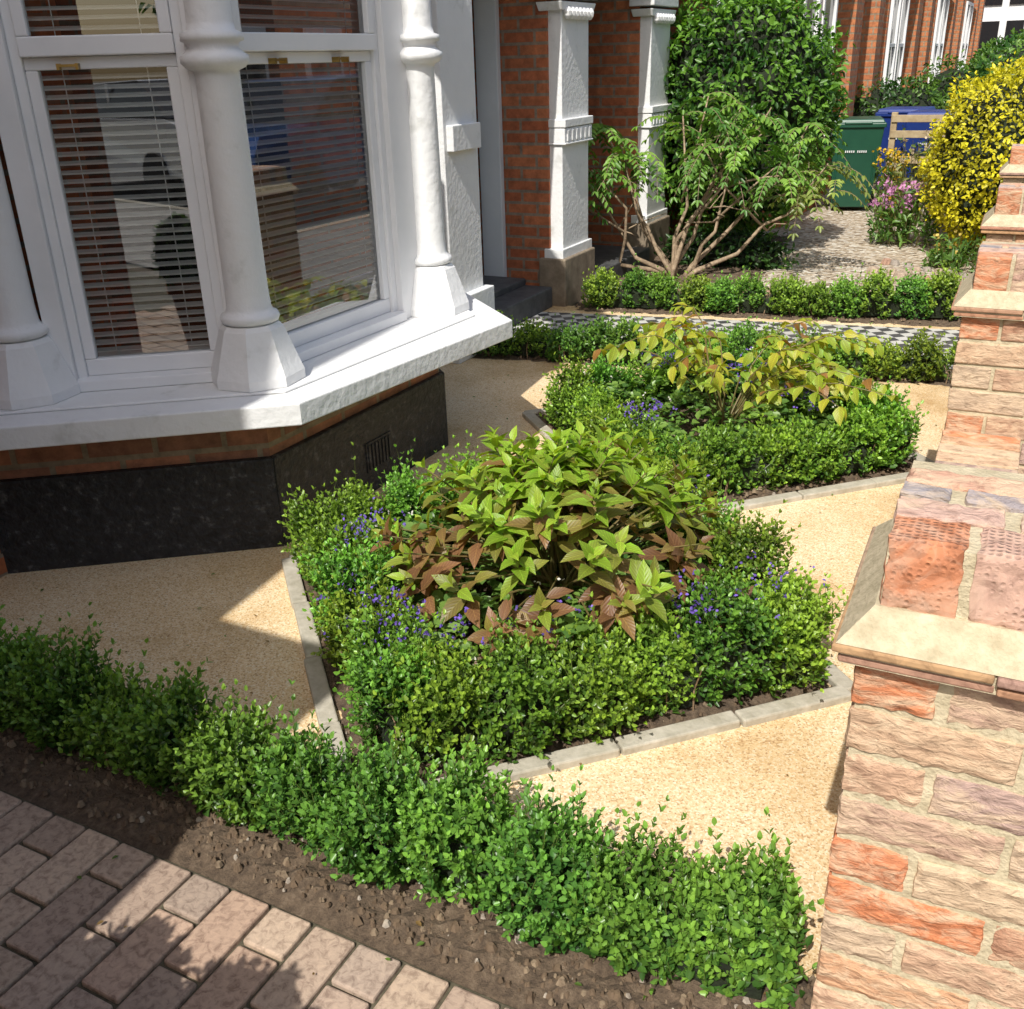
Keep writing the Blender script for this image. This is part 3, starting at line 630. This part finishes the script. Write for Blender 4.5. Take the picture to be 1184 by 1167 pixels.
def baywin(A, B, a, c, e0, e1):
    st = .035
    fr.wbox(A, B, e0, a - st - .03, .6135, 2.65, -.10, -.005); fr.wbox(A, B, c + st + .03, e1, .6135, 2.65, -.10, -.005)
    fr.wbox(A, B, a - st - .03, a - st, .6135, 2.65, -.12, -.03); fr.wbox(A, B, c + st, c + st + .03, .6135, 2.65, -.12, -.03)
    fr.wbox(A, B, a - st - .03, c + st + .03, .6138, .65, -.12, .012)
    fr.wbox(A, B, a - st, c + st, .6505, .705, -.085, -.045)
    fr.wbox(A, B, a - st, a, .7055, 1.565, -.085, -.045); fr.wbox(A, B, c, c + st, .7055, 1.565, -.085, -.045)
    fr.wbox(A, B, a - st, c + st, 1.5655, 1.60, -.085, -.045)
    fr.wbox(A, B, a - st, c + st, 1.601, 1.655, -.06, -.018); fr.wbox(A, B, a - st, a, 1.6555, 2.55, -.06, -.018); fr.wbox(A, B, c, c + st, 1.6555, 2.55, -.06, -.018)
    fr.wbox(A, B, a - st - .03, c + st + .03, 2.551, 2.65, -.12, -.01)
    gl.wquad(A, B, a - .002, c + .002, .7, 1.57, -.065); gl.wquad(A, B, a - .002, c + .002, 1.65, 2.552, -.04)
    z = .72
    while z < 2.5:
        A_ = Vector(A); u = (Vector(B) - A_).normalized(); n = Vector((u.y, -u.x)); tilt = .007 + random.uniform(-.0012, .0012); d = .022
        zj = z + random.uniform(-.0008, .0008); w1 = random.uniform(-.0012, .0012)
        p = [A_ + u * (a - .02) + n * (-.088 - d / 2), A_ + u * (c + .02) + n * (-.088 - d / 2), A_ + u * (c + .02) + n * (-.088 + d / 2), A_ + u * (a - .02) + n * (-.088 + d / 2)]
        zs = [zj + tilt * .5, zj + tilt * .5 + w1, zj - tilt * .5 + w1, zj - tilt * .5]
        sl.add([(p[i].x, p[i].y, zs[i]) for i in range(4)] + [(p[i].x, p[i].y, zs[i] + .005) for i in range(4)],
               [(0, 1, 2, 3), (7, 6, 5, 4), (0, 4, 5, 1), (1, 5, 6, 2), (2, 6, 7, 3), (3, 7, 4, 0)]); z += .0265
    sl.wbox(A, B, a - .001, c + .001, .702, .713, -.105, -.088)
    for t in (a + .06, c - .06): sl.wbox(A, B, t, t + .003, .72, 2.5, -.0755, -.074)
    for t in (a + (c - a) * .25, a + (c - a) * .75 if c - a > .5 else None):
        if t: br.wbox(A, B, t - .03, t + .03, 1.573, 1.58, -.045, -.018); br.wbox(A, B, t - .03, t - .022, 1.565, 1.582, -.045, -.016); br.wbox(A, B, t + .022, t + .03, 1.565, 1.582, -.045, -.016)
L01 = (Vector(P1) - Vector(P0)).length
baywin(P0, P1, L01 - .51, L01 - .15, L01 - .64, L01 - .06)
baywin(P1, P2, .146, .80, .06, 1.03)
fr.wbox(P0, P1, 0, L01 - .76, .6135, 2.65, -.1, -.02)
bandseg(fr, -.22, .02, 2.66, 3.0)
fr.obj('sash_frames', M['white'], house, bevel=.004); gl.obj('glass_panes', M['glass'], house, recalc=False); sl.obj('venetian_blinds', M['slat'], house); br.obj('sash_lifts', M['brass'], house)
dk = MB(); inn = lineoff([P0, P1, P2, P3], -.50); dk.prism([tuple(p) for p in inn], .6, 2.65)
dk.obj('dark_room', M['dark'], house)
def column(c, name, ph):
    b = MB(); b.lathe((*c, 0), [(.155, .6132), (.155, .645), (.142, .68), (.104, .79), (.092, .805)], 8, phase=ph); b.obj(name + '_pedestal', M['white2'], house, bevel=.004)
    b = MB(); b.lathe((*c, 0), [(.078, .8055), (.09, .812), (.095, .824), (.09, .836), (.077, .842), (.071, .855), (.068, .9), (.063, 1.535), (.066, 1.55), (.085, 1.558), (.098, 1.572), (.098, 1.59), (.083, 1.60), (.072, 1.61), (.076, 1.625), (.09, 1.63), (.09, 1.65), (.07, 1.657), (.065, 1.68), (.060, 2.45), (.08, 2.47), (.10, 2.52), (.12, 2.64)], 28)
    b.obj(name, M['white2'], house, smooth=True)
column((-2.225, 2.43), 'corner_column', math.radians(22.5 + 8)); column((-2.205, 3.50), 'corner_column', math.radians(22.5)); column((-2.80, 2.005), 'corner_column', math.radians(22.5 + 8))
b = MB()
for (A, B, t, z) in ((P1, P2, .50, .09), (P0, P1, .28, .08)):
    b.wbox(A, B, t, t + .17, z, z + .12, .022, .027)
    for k in range(7):
        b.wbox(A, B, t + .01 + k * .0225, t + .021 + k * .0225, z + .01, z + .11, .027, .032)
b.obj('air_brick', M['black'], house)
# main facade & porch
b = MB(); XF = -2.92; YP = 6.22; YQ = 7.85
b.box((-4.5, 2.0, 3.5), (3.1, 4.4, 7.0)); b.box((-4.9, 6.7, 3.6), (2.7, 4.9, 7.0)); b.box((-3.25, 6.9, 4.8), (.5, 4.6, 4.5)); b.obj('facade_brickwork', M['houseb'], house)
b = MB()
b.box((XF - .12, 4.44, 1.1), (.24, .48, 2.2))
b.box((XF - .10, 4.90, 1.1), (.36, .36, 2.2)); b.box((XF - .08, 4.90, 1.19), (.40, .30, .13)); b.box((XF - .08, 4.90, .18), (.42, .44, .36))
for y in (YP, YQ):
    b.box((XF + .01, y + .235, 1.1), (.10, .43, 1.55))
    b.box((XF + .02, y + .235, 1.175), (.14, .46, .05)); b.box((XF + .02, y + .235, 1.10), (.125, .45, .09)); b.box((XF + .02, y + .235, 1.05), (.14, .46, .012))
    for k in range(6): b.box((XF + .085, y + .06 + k * .07, 1.10), (.01, .03, .07))
    b.box((XF + .0, y + .235, 1.855), (.16, .5, .05), taper=1.1); b.box((XF + .0, y + .235, 2.05), (.2, .56, .3))
    for k in range(7): b.lathe((XF + .085, y + .06 + k * .058, 1.78), [(.01, 0), (.026, .02), (.03, .045), (.018, .07)], 8)
    b.box((XF + .005, y + .235, .34), (.14, .5, .08))
b.box((-2.95, 6.85, 2.35), (.25, 4.6, .3))
b.obj('porch_stucco', M['white2'], house, bevel=.008)
b = MB()
for y in (YP, YQ): b.box((-3.25, y + .22, 1.1), (.60, .44, 2.2))
b.obj('porch_brick_piers', M['houseb'], house)
b = MB()
for y in (YP, YQ): b.box((XF + .0, y + .225, .15), (.2, .52, .34))
b.obj('pier_plinths', M['plinthstone'], house, bevel=.01)
b = MB(); b.box((-3.52, 5.65, 1.2), (.06, 1.15, 2.4)); b.box((-3.46, 5.85, 1.0), (.06, .55, 1.9)); b.box((-3.42, 5.85, 1.45), (.03, .35, .7)); b.box((-3.42, 5.85, .55), (.03, .35, .45)); b.box((-3.30, 5.12, 1.15), (.4, .06, 2.3)); b.box((-3.36, 6.19, 1.15), (.16, .05, 2.3)); b.box((-3.44, 5.53, 1.15), (.08, .06, 2.3))
b.obj('front_door', M['grey_door'], house, bevel=.006)
b = MB(); b.box((-3.5, 7.25, 1.2), (.06, 1.2, 2.4)); b.box((-3.45, 7.25, 1.0), (.06, .75, 1.9)); b.box((-3.41, 7.25, 1.4), (.03, .5, .6)); b.box((-3.41, 7.25, .5), (.03, .5, .5)); b.obj('neighbour_door', M['dark_door'], house, bevel=.006)
b = MB(); b.box((-3.15, 5.65, .07), (.5, 1.0, .14)); b.box((-3.3, 5.65, .16), (.4, 1.0, .05)); b.box((-3.1, 7.25, .07), (.6, 1.1, .14)); b.obj('door_step', M['darkstone'], house, bevel=.01)
sheet('tiled_path', [(-2.9, 5.10), (-.2, 5.56), (-.2, 6.44), (-2.9, 5.98)], .005, M['checker'])
# the next house of the terrace, behind and to the left of the viewer
nb = empty('neighbouring_house'); b = MB()
b.box((-3.51, -2.5, 3.3), (3.36, 4.0, 6.6)); b.obj('walls', M['white2'], nb)
b = MB(); b.box((-1.845, -2.3, 1.6), (.05, 1.4, 1.6)); b.obj('window', M['dglass'], nb)
b = MB(); b.box((-2.25, -.38, 1.3), (1.86, .16, 2.6)); b.box((-2.25, -.38, 2.62), (1.94, .22, .05)); b.obj('shadow_caster_screen', M['houseb'], nb)  # unseen flat-topped screen, added to cast the straight shadow edge across the garden
blob('shadow_caster_shrub', (-.98, .22, .66), (.15, .13, .2), 900, .03, (.04, .1, .02), (.1, .2, .04), 77, lump=.12, core=.97)  # unseen shrub pair, added with solid cores to throw rounded shadows on the paving
blob('shadow_caster_shrub', (-1.24, .22, .64), (.15, .12, .2), 900, .03, (.04, .1, .02), (.1, .2, .04), 78, lump=.12, core=.97)
b = MB(); b.lathe((-1.1, .22, 0), [(.16, .0), (.22, .42), (.24, .42), (.24, .5), (.2, .5), (.16, .42)], 24); b.obj('shadow_caster_pot', M['terracotta'], smooth=False)  # unseen pot, added under the shrubs as part of the same shadow caster

# ------------------------------------------------------------------ next houses
def far_house(y0, brickm, whitebay=True):
    h = empty('terraced_house'); b = MB()
    b.box((-5, y0 + 2.6, 3.6), (4.1, 5.2, 7.2)); b.prism([(-2.95, y0), (-2.25, y0 + .6), (-2.25, y0 + 2.3), (-2.95, y0 + 2.9)], 0, 6.5)
    b.box((-2.6, y0 + 3.45, 3), (.8, .45, 6)); b.box((-2.6, y0 + 5.0, 3), (.8, .4, 6)); b.obj('brickwork', brickm, h)
    w = MB(); g = MB()
    for z0, z1 in ((.75, 2.45), (3.4, 5.0)):
        w.prism([(-2.95, y0 - .12), (-2.13, y0 + .55), (-2.13, y0 + 2.35), (-2.95, y0 + 3.02)], z0 - .15, z0 - .02)
        for A, B in (((-2.95, y0), (-2.25, y0 + .6)), ((-2.25, y0 + .6), (-2.25, y0 + 2.3)), ((-2.25, y0 + 2.3), (-2.95, y0 + 2.9))):
            L = (Vector(B) - Vector(A)).length; sp = [(.1, L - .1)] if L < 1.2 else [(.1, L / 2 - .08), (L / 2 + .08, L - .1)]
            for s, e in sp:
                g.wbox(A, B, s + .06, e - .06, z0 + .05, z1 - .06, .004, .012)
                for q in ((s, s + .06), (e - .06, e)): w.wbox(A, B, q[0], q[1], z0 - .02, z1, .002, .045)
                w.wbox(A, B, s + .06, e - .06, z0 - .02, z0 + .05, .002, .04); w.wbox(A, B, s + .06, e - .06, z1 - .06, z1, .002, .04); w.wbox(A, B, s + .06, e - .06, (z0 + z1) / 2 - .025, (z0 + z1) / 2 + .025, .013, .035)
    w.obj('window_frames', M['white'], h, bevel=.004); g.obj('panes', M['dglass'], h)
    return h
far_house(9.35, M['houseb2']); far_house(14.6, M['houseb2']); far_house(19.9, M['houseb2']); far_house(25.2, M['houseb2'])
wh = empty('white_house', (-2.1, 38, 0)); b = MB(); b.box((0, 2, 2.2), (9, 4, 4.4)); b.prism([(-1.2, .1), (-.7, -.7), (.7, -.7), (1.2, .1)], 0, 4.0); b.obj('walls', M['white2'], wh)
b = MB(); b.prism([(-4.8, -.4), (4.8, -.4), (4.8, 4.4), (-4.8, 4.4)], 4.4, 6.8, top=[(-4.8, 1.9), (4.8, 1.9), (4.8, 2.1), (-4.8, 2.1)]); b.prism([(-1.4, .1), (-.85, -.9), (.85, -.9), (1.4, .1)], 4.0, 5.2, top=[(-.1, .1), (-.1, 0), (.1, 0), (.1, .1)]); b.obj('roof', M['slate'], wh)
b = MB()
for x in (-3.4, -2.2, 2.2, 3.4): b.box((x, -.02, 1.5), (.7, .06, 1.3)); b.box((x, -.02, 3.4), (.7, .06, 1.1))
for x in (-.35, .35): b.box((x, -.72, 1.6), (.5, .06, 1.3)); b.box((x, -.72, 3.2), (.5, .06, 1.0))
b.obj('windows', M['dglass'], wh)

# ------------------------------------------------------------------ plants in the neighbour's garden
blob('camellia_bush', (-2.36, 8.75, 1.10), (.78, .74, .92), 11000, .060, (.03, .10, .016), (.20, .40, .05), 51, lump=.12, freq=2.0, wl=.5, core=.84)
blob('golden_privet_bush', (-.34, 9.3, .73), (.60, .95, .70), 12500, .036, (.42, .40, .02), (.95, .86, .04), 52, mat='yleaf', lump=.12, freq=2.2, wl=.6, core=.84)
blob('privet_hedge', (-1.2, 15.5, .6), (.9, .9, .78), 3500, .07, (.03, .09, .016), (.15, .28, .04), 53, lump=.12)
blob('privet_hedge', (-2.0, 14.4, .55), (.8, .6, .72), 3000, .065, (.03, .09, .016), (.15, .28, .04), 54, lump=.12)
blob('privet_hedge', (-.9, 22, .8), (.9, 3.5, 1.0), 4500, .1, (.04, .12, .02), (.2, .36, .05), 55, lump=.1)
blob('privet_hedge', (-.95, 12.6, .40), (.6, .9, .55), 2500, .06, (.04, .10, .02), (.18, .26, .06), 56, lump=.2)
blob('low_evergreen_plant', (-2.25, 8.0, .10), (.5, .25, .17), 1600, .05, (.015, .05, .012), (.07, .16, .03), 57, lump=.25)

def pinnate(name, base, seed):
    g = np.random.default_rng(seed); e = empty(name); b = MB(); P = []; D = []; NN = []; L = []; C = []; bx, by = base
    fx = np.array([.883, .469, 0]); fy = np.array([-.469, .883, 0])
    heads = [(-.86, 0, 1.00), (-.58, .1, 1.22), (-.66, -.1, .88), (-.90, 0, .80), (-.45, -.1, 1.05), (-.30, .0, .92), (.02, .1, 1.24), (.18, 0, 1.38), (.42, 0, 1.30), (.55, -.1, 1.10), (.35, -.15, .95), (.80, 0, .94), (.92, .05, 1.14), (.90, -.1, .76), (1.08, 0, .86), (.12, -.15, 1.05), (.66, .1, 1.28), (.70, -.15, .80), (.25, -.1, 1.18)]
    base0 = np.array([bx, by, 0.0])
    for hi, (hx, hy, hz) in enumerate(heads):
        tip = base0 + fx * hx + fy * hy + np.array([0, 0, hz * .93])
        if hi % 2 == 0 or hi < 3:
            st = base0 + fx * g.normal(0, .06) + fy * g.normal(0, .05)
            m1 = st * .62 + tip * .38 + np.array([0, 0, -.08]) + g.normal(0, .05, 3); m2 = st * .32 + tip * .68 + np.array([0, 0, -.05]) + g.normal(0, .06, 3)
            b.tube([st, st * .8 + m1 * .2 + np.array([0, 0, .03]), m1, (m1 + m2) / 2 + g.normal(0, .02, 3), m2, tip], [.024, .020, .015, .012, .010, .005], 7); last = m2 * .6 + m1 * .4
        else:
            b.tube([last, (last + tip) / 2 + g.normal(0, .04, 3), tip], [.010, .008, .005], 6)
        if g.uniform() < .8:
            q = last + g.normal(0, .15, 3) + np.array([0, 0, .15]); b.tube([last, (last + q) / 2 + g.normal(0, .02, 3), q], [.007, .005, .003], 5)
        for k in range(10):
            az = g.uniform(0, 2 * math.pi); out = np.array([math.cos(az), math.sin(az), 0]); ln = g.uniform(.18, .33); st2 = tip + g.normal(0, .04, 3) - np.array([0, 0, g.uniform(0, .12)]); up = g.uniform(-.2, .7)
            pts = [st2 + out * ln * t + np.array([0, 0, up * ln * t - .7 * ln * t * t]) for t in np.linspace(0, 1, 8)]
            b.tube(pts, .002, 3)
            ton = g.uniform() * .6 + (.4 if up > .3 else 0); cc = np.array([.07, .19, .03]) * (1 - ton) + np.array([.27, .46, .07]) * ton
            if hx > .8 and hz < 1: cc = cc * .6 + np.array([.26, .20, .07]) * .5
            for i in range(1, 8):
                d = pts[i] - pts[i - 1]; d /= np.linalg.norm(d); side = np.cross(d, [0, 0, 1]); side /= np.linalg.norm(side) + 1e-6
                for sg in (-1, 1):
                    P.append(pts[i]); D.append(side * sg * .85 + d * .5 + np.array([0, 0, -.40]) + g.normal(0, .1, 3)); NN.append(np.array([0, 0, 1]) + out * .4 + g.normal(0, .2, 3)); L.append(.078 * (1 - .35 * i / 8) * g.uniform(.8, 1.15)); C.append(cc * g.uniform(.8, 1.2))
            P.append(pts[-1]); D.append(d); NN.append(np.array([0, 0, 1]) + out * .4); L.append(.06); C.append(cc)
    L = np.array(L); leaf_mesh('leaflets', np.array(P), np.array(D), np.array(NN), L, L * .40, np.array(C), M['leaf'], e)
    b.obj('branches', M['palebark'], e, smooth=True)
pinnate('mahonia_shrub', (-2.42, 7.35), 61)

def flowers(name, c, r, h, n, fc, seed, lc=((.04, .1, .02), (.12, .22, .04)), fl=1):
    g = np.random.default_rng(seed); e = empty(name); b = MB(); P = []; D = []; L = []; C = []; FP = []
    for i in range(n):
        a = g.uniform(0, 6.28); rr = r * math.sqrt(g.uniform()); x, y = c[0] + rr * math.cos(a), c[1] + rr * math.sin(a); tp = np.array([x + g.normal(0, .03), y + g.normal(0, .03), h * g.uniform(.6, 1.1)])
        b.tube([(x * .7 + c[0] * .3, y * .7 + c[1] * .3, 0), tp], .002, 3)
        for k in range(9):
            f = g.uniform(.1, .95); P.append(np.array([x, y, 0]) * (1 - f) + tp * f); D.append(g.normal(0, 1, 3) + np.array([0, 0, .4])); L.append(.07 * g.uniform(.6, 1.2)); t = g.uniform(); C.append(np.array(lc[0]) * (1 - t) + np.array(lc[1]) * t)
        if g.uniform() < fl:
            for k in range(7): FP.append(tp + g.normal(0, .014, 3))
    P = np.array(P); L = np.array(L); Nn = g.normal(0, .5, (len(P), 3)); Nn[:, 2] += 1
    leaf_mesh('foliage', P, np.array(D), Nn, L, L * .35, np.array(C), M['leaf'], e)
    FP = np.array(FP); k = len(FP); leaf_mesh('blossom', FP, g.normal(0, 1, (k, 3)), g.normal(0, 1, (k, 3)), .03, .026, np.array(fc) * g.uniform(.7, 1.2, (k, 1)), M['petal'], e); b.obj('stems', M['stem'], e)
flowers('pink_flowering_plant', (-1.05, 9.4), .30, .48, 90, (.7, .32, .58), 71, ((.06, .15, .03), (.2, .34, .07)), .7)
flowers('garden_perennial', (-.55, 8.4), .25, .22, 50, (.6, .45, .1), 72, ((.06, .15, .03), (.2, .34, .07)), .1)
flowers('garden_perennial', (-1.0, 10.6), .4, .75, 90, (.55, .45, .3), 73, ((.08, .11, .03), (.30, .32, .09)), .3)
flowers('yellow_flowering_plant', (-1.42, 10.9), .12, .60, 40, (.8, .55, .02), 74)
b = MB(); b.lathe((-1.40, 10.9, 0), [(.07, 0), (.1, .2), (.11, .2), (.11, .22), (.09, .22)], 20); b.obj('flower_pot', M['yellowpot'])
b = MB()
for i in range(16):
    x, y = -.45 - .09 * (i % 8) + random.uniform(-.05, .05), 7.7 + .18 * (i // 2) * .5 + random.uniform(-.1, .1); r = random.uniform(.04, .085)
    k = 7; q = [(x + r * math.cos(a * 6.283 / k) * random.uniform(.7, 1.2), y + r * math.sin(a * 6.283 / k) * random.uniform(.7, 1.2)) for a in range(k)]
    b.prism(q, 0, r * .8, top=[((a - x) * .6 + x, (c - y) * .6 + y) for a, c in q], col=random.choice([(.40, .25, .18), (.42, .33, .25), (.32, .28, .24)]))
b.obj('rockery_stones', M['tile'], bevel=.01)
b = MB()
for i in range(9): b.box((-.45 - i * .22, 7.12 - i * .035, .03), (.2, .07, .07), rot=-.0, col=random.choice([(.45, .2, .11), (.4, .25, .18), (.35, .2, .15)]))
b.obj('brick_edging', M['brick'], bevel=.008)

def wheelie(name, x, y, rot, mat, s=1):
    e = empty(name, (x, y, 0), rot); e.scale = (s, s, s)
    b = MB(); bt = [(-.21, -.24), (.21, -.24), (.21, .22), (-.21, .22)]; tp = [(-.28, -.32), (.28, -.32), (.28, .30), (-.28, .30)]
    b.prism(bt, .05, .93, top=tp); b.box((0, -.005, .95), (.60, .67, .05)); b.box((0, -.01, .995), (.57, .64, .04), taper=.93); b.box((0, .34, .97), (.42, .05, .04)); b.box((0, -.335, .975), (.3, .03, .03))
    for sx in (-.2, .2): b.box((sx, -.29, .5), (.02, .02, .7))
    b.obj('body_and_lid', mat, e, bevel=.015)
    b = MB()
    for sx in (-.25, .25):
        vs = []; seg = 20
        for xx in (sx - .03, sx + .03):
            for k in range(seg): vs.append((xx, .22 + .1 * math.cos(k * 6.2832 / seg), .1 + .1 * math.sin(k * 6.2832 / seg)))
        b.add(vs, [tuple(range(seg)), tuple(range(seg, 2 * seg))] + [(k, (k + 1) % seg, seg + (k + 1) % seg, seg + k) for k in range(seg)])
    b.obj('wheels', M['rubber'], e)
    b = MB()
    for k in range(11):
        if k != 5: b.box((-.11 + k * .022, -.302, .67), (.012, .012, .022))
    b.obj('lettering', M['label'], e)
wheelie('green_wheelie_bin', -1.88, 11.45, math.radians(12), M['greenbin'], .90)
wheelie('blue_wheelie_bin', -1.2, 12.3, math.radians(-5), M['bluebin'], .92); wheelie('blue_wheelie_bin', -1.6, 13.0, math.radians(-5), M['bluebin'], .92)
b = MB()
for z in (.25, .5, .75, .9): b.box((-1.15, 11.5, z), (.8, .03, .07))
for x in (-1.53, -.8): b.box((x, 11.53, .48), (.06, .06, .96))
b.obj('timber_fence', M['wood'], bevel=.004)

# ------------------------------------------------------------------ street (seen in the window reflections)
def car(x, y, col):
    e = empty('parked_car', (x, y, 0)); b = MB(); W = .86
    prof = [(-2.1, .35), (-2.12, .75), (-1.95, .92), (-1.1, 1.0), (1.6, 1.02), (2.05, .9), (2.15, .6), (2.1, .35)]
    vs = [(sx * W * (1 if z < .9 else .93), yy, z) for sx in (-1, 1) for yy, z in prof]; n = len(prof)
    b.add(vs, [tuple(range(n)), tuple(range(n, 2 * n))] + [(i, (i + 1) % n, n + (i + 1) % n, n + i) for i in range(n)])
    cab = [(-1.15, 1.0), (-.5, 1.42), (.9, 1.46), (1.7, 1.02)]; rp = [(-.5, 1.42), (.9, 1.46), (.85, 1.475), (-.45, 1.435)]
    vs = [(sx * .68, yy, z) for sx in (-1, 1) for yy, z in rp]; b.add(vs, [(0, 1, 2, 3), (4, 5, 6, 7), (0, 1, 5, 4), (3, 2, 6, 7), (1, 2, 6, 5), (0, 3, 7, 4)])
    for sx in (-1, 1):
        for q in (-.05,): b.box((sx * .735, q + .15, 1.22), (.02, .07, .42))
    b.obj('body', paint('car_paint', col), e, bevel=.05, seg=3)
    b = MB(); vs = [(sx * (.80 if z < 1.1 else .67), yy, z) for sx in (-1, 1) for yy, z in cab]; b.add(vs, [(0, 1, 2, 3), (4, 5, 6, 7), (0, 1, 5, 4), (1, 2, 6, 5), (2, 3, 7, 6), (3, 0, 4, 7)]); b.obj('windows', M['dglass'], e, bevel=.02)
    b = MB()
    for sx in (-1, 1):
        for yy in (-1.35, 1.3):
            vs = []; seg = 24
            for xx in (sx * .70, sx * .88):
                for k in range(seg): vs.append((xx, yy + .32 * math.cos(k * 6.2832 / seg), .31 + .32 * math.sin(k * 6.2832 / seg)))
            b.add(vs, [tuple(range(seg)), tuple(range(seg, 2 * seg))] + [(k, (k + 1) % seg, seg + (k + 1) % seg, seg + k) for k in range(seg)])
    b.obj('wheels', M['rubber'], e)
car(3.5, -8.5, (.6, .62, .65)); car(3.7, 10.2, (.03, .08, .25)); car(3.5, -3.2, (.55, .57, .6)); car(3.7, 15.4, (.5, .5, .52)); car(3.6, 5.0, (.5, .52, .55))
for y0 in (-22, -12, -2, 8, 18, 28):
    h = empty('opposite_house'); b = MB(); b.box((17, y0 + 5, 3.0), (6, 9.8, 6.0)); b.obj('walls', M['houseb'], h)
    b = MB(); b.prism([(13.8, y0), (20.2, y0), (20.2, y0 + 10), (13.8, y0 + 10)], 6.0, 8.0, top=[(16.9, y0), (17.1, y0), (17.1, y0 + 10), (16.9, y0 + 10)]); b.obj('roof', M['slate'], h)
    b = MB(); g_ = MB()
    for yy in (2, 5, 8):
        for z in (1.6, 4.4): b.box((13.96, y0 + yy, z), (.1, 1.5, 1.8)); g_.box((13.9, y0 + yy, z), (.05, 1.2, 1.5))
    b.obj('window_frames', M['white'], h); g_.obj('panes', M['dglass'], h)
for i, y in enumerate((-14, -6, 12)):
    blob('street_tree', (9.3, y, 3.8), (1.8, 2.3, 1.9), 1300, .28, (.02, .05, .01), (.09, .17, .03), 90 + i, mat='tree', lump=.25, core=.7)
    b = MB(); b.tube([(9.3, y, 0), (9.35, y + .1, 1.6), (9.3, y, 3.2)], [.2, .15, .12], 10); b.obj('tree_trunk', M['bark'])

# ------------------------------------------------------------------ light, sky, camera
el = math.radians(50); sd = Vector((-.095, 1, 0)).normalized(); d = Vector((sd.x * math.cos(el), sd.y * math.cos(el), -math.sin(el)))
ld = bpy.data.lights.new('sun', 'SUN'); ld.energy = 5.0; ld.angle = math.radians(.5); ld.color = (1, .965, .90); lo = bpy.data.objects.new('sun', ld); COL.objects.link(lo)
lo.rotation_euler = d.to_track_quat('-Z', 'Y').to_euler()
w = bpy.data.worlds.new('World'); scene.world = w; w.use_nodes = True; nt = w.node_tree; bg = nt.nodes['Background']
sk = nt.nodes.new('ShaderNodeTexSky'); sk.sky_type = 'NISHITA'; sk.sun_disc = False; sk.sun_elevation = el; sk.sun_rotation = math.atan2(-sd.x, -sd.y)
sk.air_density = 1.3; sk.dust_density = 3.0; sk.ozone_density = .6
nt.links.new(sk.outputs[0], bg.inputs[0]); bg.inputs[1].default_value = .142
cd = bpy.data.cameras.new('camera'); co = bpy.data.objects.new('camera', cd); COL.objects.link(co); scene.camera = co
cd.sensor_width = 36; cd.sensor_fit = 'HORIZONTAL'; cd.lens = 36 * 1150 / 1184; cd.clip_start = .05; cd.clip_end = 600
p = math.radians(24); th = math.radians(1.83); F = Vector((-.469 * math.cos(p), .883 * math.cos(p), -math.sin(p))).normalized(); R0 = Vector((.883, .469, 0)).normalized(); U0 = R0.cross(F)
R = R0 * math.cos(th) - U0 * math.sin(th); U = U0 * math.cos(th) + R0 * math.sin(th)
mt = Matrix((R, U, -F)).transposed().to_4x4(); mt.translation = (0, 0, 1.55); co.matrix_world = mt
scene.view_settings.view_transform = 'Standard'; scene.view_settings.look = 'None'; scene.view_settings.exposure = 0
